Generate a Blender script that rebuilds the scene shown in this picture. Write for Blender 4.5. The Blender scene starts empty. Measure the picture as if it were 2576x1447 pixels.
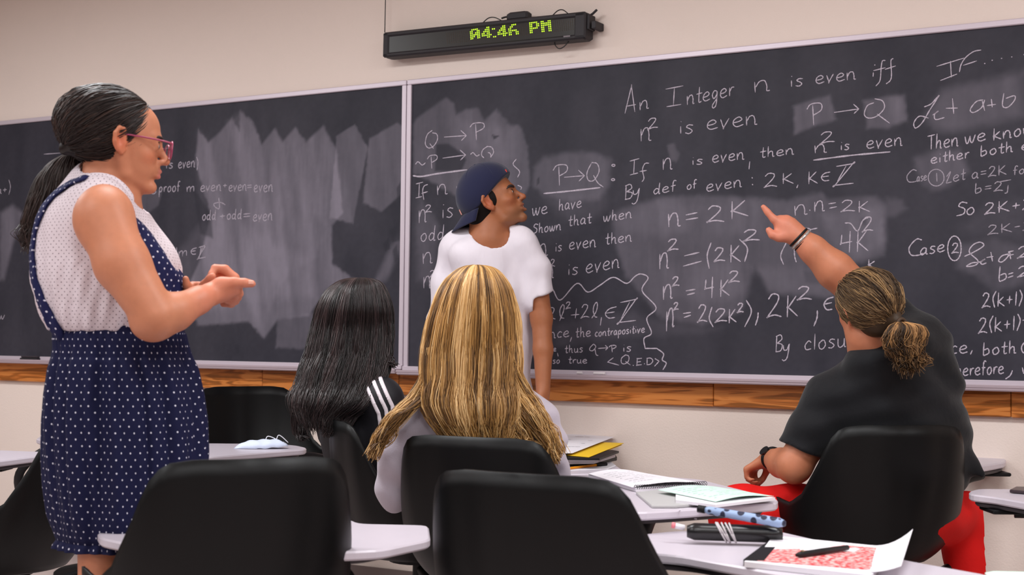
import bpy, math, random
import numpy as np
from mathutils import Vector, Matrix

PI = math.pi
rng = np.random.default_rng(7)
random.seed(7)
scene = bpy.context.scene
col = scene.collection

# ------------------------------------------------------------------ camera, light, exposure
EYE = 1.0897
FPX, CX, CY = 3600.0, 1288.0, 723.5
PITCH, ROLL = 0.03503, 0.01098
WA, WD = 0.53836, 5.00615           # front wall: unit normal (sin WA, cos WA), distance from the camera foot
_F = np.array([0, math.cos(PITCH), math.sin(PITCH)])
_U0 = np.array([0, -math.sin(PITCH), math.cos(PITCH)])
_X0 = np.array([1.0, 0, 0])
CAM_X = math.cos(ROLL) * _X0 + math.sin(ROLL) * _U0
CAM_U = -math.sin(ROLL) * _X0 + math.cos(ROLL) * _U0
CAM_F = _F
EYEP = np.array([0, 0, EYE])

cam_data = bpy.data.cameras.new('camera')
cam_data.sensor_width = 36.0
cam_data.lens = FPX / 2576.0 * 36.0
cam_data.clip_start = 0.05
cam = bpy.data.objects.new('camera', cam_data)
col.objects.link(cam)
m = Matrix(((CAM_X[0], CAM_U[0], -CAM_F[0]), (CAM_X[1], CAM_U[1], -CAM_F[1]), (CAM_X[2], CAM_U[2], -CAM_F[2])))
cam.matrix_world = Matrix.Translation((0, 0, EYE)) @ m.to_4x4()
cam_data.dof.use_dof = True
cam_data.dof.focus_distance = 4.7
cam_data.dof.aperture_fstop = 5.6
scene.camera = cam

world = bpy.data.worlds.new('world')
scene.world = world
world.use_nodes = True
bg = world.node_tree.nodes['Background']
bg.inputs[0].default_value = (1.0, 0.97, 0.96, 1)
bg.inputs[1].default_value = 0.10
scene.view_settings.view_transform = 'Standard'
scene.view_settings.look = 'None'
scene.view_settings.gamma = 1.0
scene.view_settings.use_curve_mapping = False
scene.view_settings.exposure = 0.0

def wall_pt(s, z, off=0.0):
    """point on the front wall: s metres to the right along it, z up, off metres into the room"""
    n = np.array([math.sin(WA), math.cos(WA), 0]); t = np.array([math.cos(WA), -math.sin(WA), 0])
    return n * (WD - off) + t * s + np.array([0, 0, z])

def area_light(name, loc, size, size_y, power, color, rotz=0.0, spread=PI):
    d = bpy.data.lights.new(name, 'AREA'); d.shape = 'RECTANGLE'
    d.size = size; d.size_y = size_y; d.energy = power; d.color = color; d.spread = spread
    o = bpy.data.objects.new(name, d); col.objects.link(o)
    o.location = loc; o.rotation_euler = (0, 0, rotz)
    return o

CEIL = 2.95
LAMPC = (0.98, 1.0, 1.02)
# recessed ceiling troffers, rows parallel to the front wall
for row, (off, pw) in enumerate(((2.15, 46), (4.3, 29), (6.4, 30))):
    for k, s in enumerate((-5.2, -2.6, 0.0, 2.6)):
        p = wall_pt(s - 0.4, CEIL - 0.03, off)
        area_light('ceiling_light_lamp', tuple(p), 1.2, 0.55, pw, LAMPC, -WA)

# ------------------------------------------------------------------ helpers
def lin(c):
    c = [x / 255.0 for x in c]
    return tuple((x / 12.92 if x <= 0.04045 else ((x + 0.055) / 1.055) ** 2.4) for x in c)

def ray(px, py):
    return CAM_F + CAM_X * ((px - CX) / FPX) - CAM_U * ((py - CY) / FPX)

def at(px, py, Z):
    """the point at depth Z metres that the pixel of the photograph shows"""
    return EYEP + ray(px, py) * Z

def onwall(px, py, off=0.0):
    v = ray(px, py); n = np.array([math.sin(WA), math.cos(WA), 0])
    return EYEP + v * ((WD - off) / (v @ n))

def onz(px, py, z):
    v = ray(px, py)
    return EYEP + v * ((z - EYE) / v[2])

def wall_sz(px, py, off=0.0):
    p = onwall(px, py, off); t = np.array([math.cos(WA), -math.sin(WA), 0])
    return float(p @ t), float(p[2])

def proj(p):
    d = np.asarray(p, float) - EYEP; z = d @ CAM_F
    return CX + FPX * (d @ CAM_X) / z, CY - FPX * (d @ CAM_U) / z, z

def mat(name, color, rough=0.6, metal=0.0, spec=0.5, sss=0.0, emit=None, estr=0.0, attr=False, bump=None, coat=0.0, sheen=0.0, noise=None, alpha=1.0, trans=0.0):
    m = bpy.data.materials.new(name); m.use_nodes = True
    nt = m.node_tree; b = nt.nodes['Principled BSDF']
    c = tuple(color) + (1,)
    b.inputs['Base Color'].default_value = c
    b.inputs['Roughness'].default_value = rough
    b.inputs['Metallic'].default_value = metal
    b.inputs['Specular IOR Level'].default_value = spec
    if sss:
        b.inputs['Subsurface Weight'].default_value = sss
        b.inputs['Subsurface Radius'].default_value = (1.0, 0.35, 0.2)
        b.inputs['Subsurface Scale'].default_value = 0.008
    if coat: b.inputs['Coat Weight'].default_value = coat
    if sheen: b.inputs['Sheen Weight'].default_value = sheen
    if trans: b.inputs['Transmission Weight'].default_value = trans
    if alpha < 1: b.inputs['Alpha'].default_value = alpha
    if emit:
        b.inputs['Emission Color'].default_value = tuple(emit) + (1,)
        b.inputs['Emission Strength'].default_value = estr
    src = None
    if attr:
        a = nt.nodes.new('ShaderNodeAttribute'); a.attribute_name = 'Col'
        src = a.outputs['Color']
    if noise:   # (scale, amount[, stretch vec])
        tc = nt.nodes.new('ShaderNodeTexCoord'); mp = nt.nodes.new('ShaderNodeMapping')
        nt.links.new(tc.outputs['Object'], mp.inputs['Vector'])
        if len(noise) > 2: mp.inputs['Scale'].default_value = noise[2]
        n = nt.nodes.new('ShaderNodeTexNoise'); n.inputs['Scale'].default_value = noise[0]; n.inputs['Detail'].default_value = 5
        nt.links.new(mp.outputs['Vector'], n.inputs['Vector'])
        mr = nt.nodes.new('ShaderNodeMapRange')
        mr.inputs['To Min'].default_value = 1 - noise[1]; mr.inputs['To Max'].default_value = 1 + noise[1]
        mr.inputs['From Min'].default_value = 0.25; mr.inputs['From Max'].default_value = 0.75
        nt.links.new(n.outputs['Fac'], mr.inputs['Value'])
        vm = nt.nodes.new('ShaderNodeVectorMath'); vm.operation = 'SCALE'
        if src is not None: nt.links.new(src, vm.inputs[0])
        else: vm.inputs[0].default_value = tuple(color)
        nt.links.new(mr.outputs['Result'], vm.inputs['Scale'])
        src = vm.outputs['Vector']
    if src is not None: nt.links.new(src, b.inputs['Base Color'])
    if bump:    # (scale, strength, distance[, stretch])
        tc = nt.nodes.new('ShaderNodeTexCoord'); mp = nt.nodes.new('ShaderNodeMapping')
        nt.links.new(tc.outputs['Object'], mp.inputs['Vector'])
        if len(bump) > 3: mp.inputs['Scale'].default_value = bump[3]
        n = nt.nodes.new('ShaderNodeTexNoise'); n.inputs['Scale'].default_value = bump[0]; n.inputs['Detail'].default_value = 4
        nt.links.new(mp.outputs['Vector'], n.inputs['Vector'])
        bn = nt.nodes.new('ShaderNodeBump'); bn.inputs['Strength'].default_value = bump[1]; bn.inputs['Distance'].default_value = bump[2]
        nt.links.new(n.outputs['Fac'], bn.inputs['Height'])
        nt.links.new(bn.outputs['Normal'], b.inputs['Normal'])
    return m

def mesh_np(name, V, F, material=None, parent=None, smooth=True, colr=None, uv=None, loc=None):
    """V (n,3), F (m,3|4) arrays -> one mesh object; vertices are given in world space unless loc is given"""
    V = np.asarray(V, np.float32); F = np.asarray(F, np.int32)
    me = bpy.data.meshes.new(name)
    n, k = F.shape
    if loc is not None: V = V - np.asarray(loc, np.float32)
    me.vertices.add(len(V)); me.vertices.foreach_set('co', V.ravel())
    me.loops.add(n * k); me.loops.foreach_set('vertex_index', F.ravel())
    me.polygons.add(n); me.polygons.foreach_set('loop_start', np.arange(0, n * k, k, dtype=np.int32))
    me.polygons.foreach_set('loop_total', np.full(n, k, np.int32)) if hasattr(me.polygons, 'foreach_set') else None
    me.update(calc_edges=True)
    me.polygons.foreach_set('use_smooth', np.full(n, smooth, bool))
    if colr is not None:
        a = me.color_attributes.new('Col', 'FLOAT_COLOR', 'POINT')
        c = np.ones((len(V), 4), np.float32); c[:, :3] = colr
        a.data.foreach_set('color', c.ravel())
    if uv is not None:
        u = me.uv_layers.new(name='UVMap')
        u.data.foreach_set('uv', np.asarray(uv, np.float32)[F.ravel()].ravel())
    me.validate()
    if material: me.materials.append(material)
    o = bpy.data.objects.new(name, me); col.objects.link(o)
    if loc is not None: o.location = tuple(float(x) for x in loc)
    if parent is not None:
        o.parent = parent
        wm = world_matrix(parent)
        o.matrix_parent_inverse = wm.inverted()
    return o

def world_matrix(o):
    mm = Matrix.LocRotScale(o.location, o.rotation_euler, o.scale)
    if o.parent is not None:
        return world_matrix(o.parent) @ o.matrix_parent_inverse @ mm
    return mm

def tag(o, label, cat=None, group=None, kind=None):
    if label: o['label'] = label
    if cat: o['category'] = cat
    if group: o['group'] = group
    if kind: o['kind'] = kind
    return o

def empty(name, loc, rz=0.0):
    o = bpy.data.objects.new(name, None); col.objects.link(o)
    o.empty_display_size = 0.05
    o.location = tuple(float(x) for x in loc); o.rotation_euler = (0, 0, rz)
    return o

class MB:
    """collects shapes and links them as ONE mesh object"""
    def __init__(s): s.v = []; s.f = []; s.n = 0
    def add(s, V, F):
        V = [tuple(map(float, p)) for p in V]
        s.v += V; s.f += [tuple(i + s.n for i in q) for q in F]; s.n += len(V)
    def box(s, c, size, R=None, bev=0.0):
        hx, hy, hz = [a / 2 for a in size]
        if bev <= 0:
            P = [(x, y, z) for x in (-hx, hx) for y in (-hy, hy) for z in (-hz, hz)]
            F = [(0, 1, 3, 2), (4, 6, 7, 5), (0, 4, 5, 1), (2, 3, 7, 6), (0, 2, 6, 4), (1, 5, 7, 3)]
        else:
            b = min(bev, hx * .9, hy * .9, hz * .9)
            prof = [(-hx + b, -hy), (hx - b, -hy), (hx, -hy + b), (hx, hy - b), (hx - b, hy), (-hx + b, hy), (-hx, hy - b), (-hx, -hy + b)]
            def ins(q, d):
                return (math.copysign(max(abs(q[0]) - d, 0), q[0]), math.copysign(max(abs(q[1]) - d, 0), q[1]))
            P = []; lev = [(-hz, b), (-hz + b, 0), (hz - b, 0), (hz, b)]
            for z, d in lev: P += [ins(q, d) + (z,) for q in prof]
            F = [tuple(reversed(range(8)))]
            for l in range(3):
                for i in range(8):
                    j = (i + 1) % 8; F.append((l * 8 + i, l * 8 + j, l * 8 + 8 + j, l * 8 + 8 + i))
            F.append(tuple(range(24, 32)))
        P = np.array(P)
        if R is not None: P = P @ np.asarray(R).T
        s.add(P + np.asarray(c), F); return s
    def prism(s, poly, z0, z1, M=None, bev=0.0):
        n = len(poly); c = np.mean(poly, axis=0)
        rings = [(z0, bev), (z0 + bev, 0), (z1 - bev, 0), (z1, bev)] if bev > 0 else [(z0, 0), (z1, 0)]
        P = []
        for z, d in rings:
            for q in poly:
                v = np.array(q) - c; L = np.linalg.norm(v) + 1e-9
                q2 = c + v * (1 - d / L); P.append((q2[0], q2[1], z))
        P = np.array(P)
        if M is not None: P = np.array([tuple(M @ Vector(p)) for p in P])
        k = len(rings); F = [tuple(reversed(range(n)))]
        for l in range(k - 1):
            for i in range(n):
                j = (i + 1) % n; F.append((l * n + i, l * n + j, l * n + n + j, l * n + n + i))
        F.append(tuple(range((k - 1) * n, k * n)))
        s.add(P, F); return s
    def tube(s, pts, r, seg=8, cap=True):
        V, F = tube_np(np.asarray(pts, float), r, seg, cap)
        s.add(V, F); return s
    def build(s, name, material, parent=None, smooth=False, loc=None):
        me = bpy.data.meshes.new(name)
        V = s.v if loc is None else [(a[0] - loc[0], a[1] - loc[1], a[2] - loc[2]) for a in s.v]
        me.from_pydata(V, [], s.f); me.update()
        if smooth: me.polygons.foreach_set('use_smooth', [True] * len(me.polygons))
        if material: me.materials.append(material)
        o = bpy.data.objects.new(name, me); col.objects.link(o)
        if loc is not None: o.location = loc
        if parent is not None:
            o.parent = parent; o.matrix_parent_inverse = world_matrix(parent).inverted()
        return o

def tube_np(P, r, seg=8, cap=True):
    n = len(P); r = np.broadcast_to(np.asarray(r, float), (n,))
    T = np.gradient(P, axis=0); T /= np.linalg.norm(T, axis=1)[:, None] + 1e-12
    up = np.array([0, 0, 1.0]) if abs(T[0][2]) < .9 else np.array([1.0, 0, 0])
    N = np.cross(T[0], up); N /= np.linalg.norm(N); V = []
    for i in range(n):
        N = N - T[i] * (N @ T[i]); N /= np.linalg.norm(N) + 1e-12; B = np.cross(T[i], N)
        for k in range(seg):
            a = 2 * PI * k / seg; V.append(P[i] + r[i] * (math.cos(a) * N + math.sin(a) * B))
    F = []
    for i in range(n - 1):
        for k in range(seg):
            j = (k + 1) % seg; F.append((i * seg + k, i * seg + j, i * seg + seg + j, i * seg + seg + k))
    if cap: F.append(tuple(reversed(range(seg)))); F.append(tuple(range((n - 1) * seg, n * seg)))
    return V, F

def spline(pts, n=8):
    """Catmull-Rom through pts; a doubled point makes a corner"""
    P = np.asarray(pts, float)
    if len(P) < 3: return P
    out = []
    Q = np.vstack([2 * P[0] - P[1], P, 2 * P[-1] - P[-2]])
    for i in range(1, len(Q) - 2):
        p0, p1, p2, p3 = Q[i - 1], Q[i], Q[i + 1], Q[i + 2]
        if np.allclose(p1, p2): continue
        if np.allclose(p0, p1): p0 = 2 * p1 - p2
        if np.allclose(p3, p2): p3 = 2 * p2 - p1
        for t in np.linspace(0, 1, n, endpoint=False):
            out.append(.5 * ((2 * p1) + (p2 - p0) * t + (2 * p0 - 5 * p1 + 4 * p2 - p3) * t * t + (3 * p1 - p0 - 3 * p2 + p3) * t ** 3))
    out.append(P[-1]); return np.array(out)

# ------------------------------------------------------------------ materials of the room
M_wall = mat('painted_wall', lin((238, 222, 212)), 0.75, bump=(150, 0.4, 0.002), noise=(1.3, 0.025))
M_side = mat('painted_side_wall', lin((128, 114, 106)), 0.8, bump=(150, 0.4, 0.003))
M_ceil = mat('ceiling_tile', lin((225, 218, 208)), 0.9, bump=(300, 0.3, 0.002))
M_floor = mat('floor_vinyl', lin((196, 180, 178)), 0.35, noise=(9, 0.10))
M_base = mat('rubber_base', lin((110, 95, 92)), 0.6)
M_alu = mat('board_frame', lin((214, 202, 212)), 0.42, metal=0.25)
M_alu2 = mat('board_frame_dark', lin((186, 168, 176)), 0.5, metal=0.2)  # darker tone of the frame metal, for backing and chalk tray
def wood_mat():
    m = mat('oak_rail', (0.4, 0.16, 0.04), 0.38)
    nt = m.node_tree; b = nt.nodes['Principled BSDF']
    tc = nt.nodes.new('ShaderNodeTexCoord'); mp = nt.nodes.new('ShaderNodeMapping')
    oi = nt.nodes.new('ShaderNodeObjectInfo')
    mp.inputs['Scale'].default_value = (1.0, 1.0, 1.0)
    add = nt.nodes.new('ShaderNodeVectorMath'); add.operation = 'ADD'
    sc = nt.nodes.new('ShaderNodeVectorMath'); sc.operation = 'SCALE'; sc.inputs[0].default_value = (7, 3, 11)
    nt.links.new(oi.outputs['Random'], sc.inputs['Scale'])
    nt.links.new(tc.outputs['Object'], add.inputs[0]); nt.links.new(sc.outputs['Vector'], add.inputs[1])
    nt.links.new(add.outputs['Vector'], mp.inputs['Vector'])
    mp.inputs['Scale'].default_value = (1.6, 1.0, 16.0)
    n = nt.nodes.new('ShaderNodeTexNoise'); n.inputs['Scale'].default_value = 1.2; n.inputs['Detail'].default_value = 3; n.inputs['Distortion'].default_value = 0.9
    nt.links.new(mp.outputs['Vector'], n.inputs['Vector'])
    w = nt.nodes.new('ShaderNodeMath'); w.operation = 'MULTIPLY'; w.inputs[1].default_value = 27
    nt.links.new(n.outputs['Fac'], w.inputs[0])
    sn = nt.nodes.new('ShaderNodeMath'); sn.operation = 'SINE'; nt.links.new(w.outputs[0], sn.inputs[0])
    f = nt.nodes.new('ShaderNodeTexNoise'); f.inputs['Scale'].default_value = 60; mp2 = nt.nodes.new('ShaderNodeMapping'); mp2.inputs['Scale'].default_value = (0.08, 1, 3)
    nt.links.new(tc.outputs['Object'], mp2.inputs['Vector']); nt.links.new(mp2.outputs['Vector'], f.inputs['Vector'])
    mx = nt.nodes.new('ShaderNodeMath'); mx.operation = 'MULTIPLY_ADD'; mx.inputs[1].default_value = 0.28; 
    nt.links.new(sn.outputs[0], mx.inputs[0]); nt.links.new(f.outputs['Fac'], mx.inputs[2])
    cr = nt.nodes.new('ShaderNodeValToRGB')
    e = cr.color_ramp.elements
    e[0].position = 0.22; e[0].color = lin((142, 82, 30)) + (1,)
    e[1].position = 0.62; e[1].color = lin((206, 128, 62)) + (1,)
    k = e.new(0.42); k.color = lin((184, 104, 42)) + (1,)
    nt.links.new(mx.outputs[0], cr.inputs['Fac']); nt.links.new(cr.outputs['Color'], b.inputs['Base Color'])
    return m
M_wood = wood_mat()

# ------------------------------------------------------------------ room shell
S0, S1 = -7.2, 3.4     # extent of the front wall along s
DEP = 8.6              # room depth behind the front wall
def slab(name, a, b, c, d, thick, material, kind='structure'):
    """quad a b c d (counter clockwise seen from the room) thickened away from the room"""
    a, b, c, d = map(np.asarray, (a, b, c, d)); n = np.cross(b - a, c - a); n = n / np.linalg.norm(n)
    V = [a, b, c, d, a - n * thick, b - n * thick, c - n * thick, d - n * thick]
    mb = MB(); mb.add(V, [(0, 1, 2, 3), (7, 6, 5, 4), (0, 4, 5, 1), (1, 5, 6, 2), (2, 6, 7, 3), (3, 7, 4, 0)])
    o = mb.build(name, material); o['kind'] = kind
    return o
A = wall_pt(S0, 0); B = wall_pt(S1, 0); Cc = wall_pt(S1, 0, DEP); D = wall_pt(S0, 0, DEP); H = np.array([0, 0, CEIL])
slab('wall_front', B, B + H, A + H, A, 0.12, M_wall)
slab('wall_right', Cc, Cc + H, B + H, B, 0.12, M_side)
slab('wall_left', A, A + H, D + H, D, 0.12, M_side)
slab('wall_back', D, D + H, Cc + H, Cc, 0.12, M_side)
slab('floor', A, D, Cc, B, 0.1, M_floor)
slab('ceiling', A + H, B + H, Cc + H, D + H, 0.1, M_ceil)
RW = np.array([[math.cos(WA), math.sin(WA), 0], [-math.sin(WA), math.cos(WA), 0], [0, 0, 1]])   # local x along the wall, local y into the wall
def wall_box(mb, s0, s1, z0, z1, o0, o1, bev=0.0):
    c = wall_pt((s0 + s1) / 2, (z0 + z1) / 2, (o0 + o1) / 2)
    mb.box(c, (s1 - s0, o1 - o0, z1 - z0), RW, bev)
mb = MB(); wall_box(mb, S0, S1, 0.0, 0.10, 0.001, 0.014); o = mb.build('baseboard_front', M_base); o['kind'] = 'structure'
# oak rail below the boards, joined planks
rail = empty('trim_1', wall_pt(-2, .88, 0)); rail['kind'] = 'structure'
joints = [wall_sz(x, 960)[0] for x in (-420, 667, 1010, 1800, 2546)] + [S1 - .02]
joints = [S0] + sorted(j for j in joints if j > S0 + .3)
for a, b in zip(joints[:-1], joints[1:]):
    mb = MB(); c = wall_pt((a + b) / 2, .8895, .011)
    mb.box((0, 0, 0), (b - a - .002, .021, .099), None, .003)
    o = mb.build('plank', M_wood); o.location = tuple(c); o.rotation_euler = (0, 0, -WA)
    o.parent = rail; o.matrix_parent_inverse = world_matrix(rail).inverted()

# ------------------------------------------------------------------ chalkboards
ZB, ZT = 0.93, 2.19
S_DIV = wall_sz(1025, 560)[0]
def smooth01(x): x = np.clip(x, 0, 1); return x * x * (3 - 2 * x)
def poly_mask(X, Y, poly, soft):
    n = len(poly); inside = np.zeros(X.shape, bool); dm = np.full(X.shape, 1e9)
    for i in range(n):
        x0, y0 = poly[i]; x1, y1 = poly[(i + 1) % n]
        cnd = ((y0 > Y) != (y1 > Y)) & (X < (x1 - x0) * (Y - y0) / ((y1 - y0) + 1e-9) + x0)
        inside ^= cnd
        dx, dy = x1 - x0, y1 - y0; t = np.clip(((X - x0) * dx + (Y - y0) * dy) / (dx * dx + dy * dy + 1e-9), 0, 1)
        dm = np.minimum(dm, np.hypot(X - x0 - t * dx, Y - y0 - t * dy))
    sd = np.where(inside, dm, -dm)
    return smooth01(sd / soft + .5)
def vnoise(u, v, seed):
    r = np.random.default_rng(seed); G = r.random((128, 128))
    iu = np.floor(u).astype(int); iv = np.floor(v).astype(int); fu = smooth01(u - iu); fv = smooth01(v - iv)
    g = lambda a, b: G[a % 128, b % 128]
    return (g(iu, iv) * (1 - fu) * (1 - fv) + g(iu + 1, iv) * fu * (1 - fv) + g(iu, iv + 1) * (1 - fu) * fv + g(iu + 1, iv + 1) * fu * fv)
def to_wall(poly): return [wall_sz(x, y, .012) for x, y in poly]
zl = lambda pts: [(x / 1.904, 200 + y / 1.904) for x, y in pts]
z1 = lambda pts: [(1030 + x / 3.146, 180 + y / 3.146) for x, y in pts]
z2 = lambda pts: [(1540 + x / 3.288, 120 + y / 3.288) for x, y in pts]
z3 = lambda pts: [(1360 + x / 2.961, 480 + y / 2.961) for x, y in pts]
z4 = lambda pts: [(2230 + x / 3.0145, 80 + y / 3.0145) for x, y in pts]
z5 = lambda pts: [(2230 + x / 2.783, 480 + y / 2.783) for x, y in pts]
# chalk dust left by the eraser: (polygon, softness m, strength)
SM_LEFT = [
 (zl([(935, 400), (950, 240), (1000, 300), (1055, 250), (1110, 185), (1145, 250), (1150, 150), (1215, 210), (1255, 310), (1315, 235), (1352, 300), (1415, 230), (1465, 300), (1550, 220), (1612, 340), (1640, 640), (1590, 700), (1590, 880), (1700, 960), (1560, 1010), (1480, 1130), (1330, 1150), (1265, 1240), (1190, 1160), (950, 1180), (880, 1040), (960, 860), (1010, 640)]), .02, .52),
 (zl([(1612, 270), (1700, 215), (1762, 330), (1715, 560), (1692, 692), (1578, 662)]), .012, .42),
 (zl([(1768, 285), (1900, 208), (1932, 225), (1932, 540), (1830, 632), (1738, 592)]), .015, .40),
 (zl([(1790, 980), (1870, 800), (1932, 700), (1932, 800), (1850, 960)]), .04, .35),
 (zl([(1320, 1285), (1330, 1150), (1500, 1120), (1580, 1200), (1470, 1290)]), .02, .30),
 (zl([(950, 240), (1000, 300), (1060, 600), (1060, 900), (980, 900), (940, 420)]), .05, .12),
 (zl([(1085, 200), (1150, 160), (1330, 900), (1270, 1230), (1190, 1100), (1180, 600)]), .05, .22),
 (zl([(1315, 240), (1370, 330), (1400, 900), (1330, 1000), (1280, 600)]), .04, .16),
 (zl([(1410, 235), (1480, 330), (1520, 850), (1430, 900)]), .03, .14),
 (zl([(1550, 225), (1600, 330), (1560, 700), (1500, 640)]), .03, .12),
 (zl([(640, 560), (780, 520), (760, 600), (700, 650), (650, 600)]), .02, .28),
 (zl([(840, 850), (960, 690), (1100, 640), (1300, 780), (1500, 860), (1500, 1040), (1180, 1060), (900, 1130), (850, 1000)]), .06, .18),
 (zl([(0, 640), (60, 600), (110, 640), (60, 800), (20, 960), (0, 960)]), .04, .45),
]
SM_RIGHT = [
 (z1([(30, 420), (60, 370), (290, 205), (350, 260), (370, 340), (450, 300), (540, 290), (590, 390), (690, 300), (800, 420), (880, 430), (940, 620), (950, 900), (900, 1000), (400, 1000), (30, 800)]), .02, .34),
 (z1([(380, 380), (560, 430), (620, 420), (840, 440), (860, 700), (640, 700), (420, 560)]), .05, .15),
 (z1([(990, 760), (1060, 680), (1250, 640), (1450, 640), (1600, 700), (1580, 900), (1500, 1010), (1300, 1030), (1060, 980), (980, 900)]), .035, .36),
 (z1([(1060, 1000), (1560, 960), (1560, 1080), (1450, 1170), (1250, 1170), (1100, 1060)]), .06, .16),
 (z2([(1500, 480), (1800, 390), (1850, 600), (1640, 660), (1510, 720)]), .02, .42),
 (z2([(2080, 430), (2420, 385), (2440, 610), (2320, 640), (2290, 670), (2110, 670)]), .02, .40),
 (z2([(450, 810), (510, 790), (560, 880), (530, 950), (480, 930)]), .015, .25),
 (z3([(520, 170), (700, 100), (900, 50), (1200, 30), (1640, 60), (1840, 70), (2080, 10), (2150, 60), (2500, 40), (2570, 120), (2560, 480), (2300, 560), (2200, 800), (1700, 760), (1600, 560), (1500, 900), (1200, 1000), (900, 950), (640, 640), (560, 400)]), .03, .30),
 (z3([(1200, 60), (1650, 60), (1640, 320), (1480, 330), (1230, 330)]), .06, .12),
 (z3([(2080, 170), (2540, 120), (2570, 380), (2400, 520), (2200, 440)]), .05, .22),
 (z3([(860, 60), (1200, 120), (1100, 300), (900, 340), (640, 300), (560, 240)]), .05, .14),
 (z3([(1560, 560), (2180, 600), (2180, 770), (1700, 740)]), .05, .14),
 (z3([(880, 560), (1500, 520), (1560, 760), (1200, 840), (900, 760)]), .06, .14),
 (z3([(0, 1010), (700, 900), (900, 980), (1350, 1020), (1200, 1070), (700, 1080), (40, 1180)]), .04, .12),
 (z4([(430, 440), (700, 380), (1043, 300), (1043, 640), (500, 760), (360, 740), (290, 640)]), .05, .30),
 (z4([(210, 960), (420, 880), (560, 900), (620, 1060), (440, 1180), (340, 1200), (250, 1100)]), .04, .32),
 (z4([(0, 480), (140, 490), (150, 660), (60, 730), (0, 740)]), .03, .1),
 (z4([(0, 1260), (120, 1280), (160, 1340), (60, 1400), (0, 1400)]), .03, .25),
 (z5([(500, 380), (760, 340), (963, 400), (963, 640), (760, 720), (640, 600), (500, 540)]), .04, .26),
 (z5([(520, 260), (700, 100), (963, 60), (963, 330), (640, 340)]), .06, .12),
 (zl([(1932 + 60, 700), (2010, 560), (2100, 700), (2080, 980), (2000, 960)]), .05, .22),
]
ERASED_RIGHT = [(z1([(210, 575), (310, 570), (420, 650), (450, 700), (410, 790), (200, 790)]), .015, .8), (z1([(650, 500), (710, 510), (670, 540)]), .006, .8), (z1([(1010, 850), (1030, 830), (1030, 880), (1010, 900)]), .006, .7),
 (z3([(2390, 210), (2430, 210), (2430, 260), (2390, 250)]), .02, .5), (z3([(1960, 600), (2160, 600), (2160, 700), (1970, 690)]), .02, .35)]
ERASED_LEFT = [(zl([(925, 520), (1010, 640), (1020, 760), (960, 740)]), .02, .6), (zl([(1865, 720), (1900, 700), (1925, 730), (1920, 770), (1880, 780)]), .01, .7), (zl([(1835, 790), (1860, 760), (1870, 810), (1845, 825)]), .008, .7), (zl([(1880, 820), (1900, 790), (1910, 860), (1890, 880)]), .01, .6), (zl([(1900, 520), (1925, 480), (1928, 590), (1905, 600)]), .01, .6),
 (zl([(1125, 1275), (1145, 1270), (1145, 1310), (1128, 1310)]), .01, .6)]
C_board = np.array(lin((42, 42, 51))); C_chalk = np.array(lin((128, 122, 134)))
M_board = mat('slate', (0.05, 0.05, 0.06), 0.55, spec=0.22, attr=True, noise=(22, 0.05))
def board_surface(name, s0, s1, z0, z1_, smears, erased, parent, seed):
    st = .0065; ns = int((s1 - s0) / st) + 1; nz = int((z1_ - z0) / st) + 1
    ss = np.linspace(s0, s1, ns); zz = np.linspace(z0, z1_, nz); S, Z = np.meshgrid(ss, zz, indexing='ij')
    acc = np.zeros(S.shape)
    for poly, soft, k in smears:
        q = to_wall(poly); xs = [p[0] for p in q]; zs = [p[1] for p in q]
        i0, i1 = np.searchsorted(ss, (min(xs) - soft, max(xs) + soft)); j0, j1 = np.searchsorted(zz, (min(zs) - soft, max(zs) + soft))
        if i1 <= i0 or j1 <= j0: continue
        a = S[i0:i1, j0:j1]; b = Z[i0:i1, j0:j1]
        w = .007 * (vnoise(a * 60, b * 60, 3) - .5)
        mk = poly_mask(a + w, b + w, q, soft)
        acc[i0:i1, j0:j1] += k * mk * (.72 + .55 * vnoise(a * 26 + b * 4, b * 3.0, seed) ) * (.9 + .2 * vnoise(a * 90, b * 14, seed + 1))
    acc += .07 * vnoise(S * 5, Z * 3, seed + 5) + .06 * vnoise(S * 16, Z * 5, seed + 6) + .03 * (vnoise(S * 70, Z * 70, seed + 2))
    for poly, soft, k in erased:
        acc *= 1 - k * poly_mask(S, Z, to_wall(poly), soft)
    acc = np.clip(acc, 0, 1)[..., None]
    c = C_board * (1 - acc) + C_chalk * acc
    n = np.array([math.sin(WA), math.cos(WA), 0]); t = np.array([math.cos(WA), -math.sin(WA), 0])
    V = n * (WD - .012) + S[..., None] * t + Z[..., None] * np.array([0, 0, 1.0])
    I = np.arange(ns * nz).reshape(ns, nz)
    F = np.stack([I[:-1, :-1], I[1:, :-1], I[1:, 1:], I[:-1, 1:]], -1).reshape(-1, 4)
    o = mesh_np(name, V.reshape(-1, 3), F, M_board, parent, colr=c.reshape(-1, 3))
    return o
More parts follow.
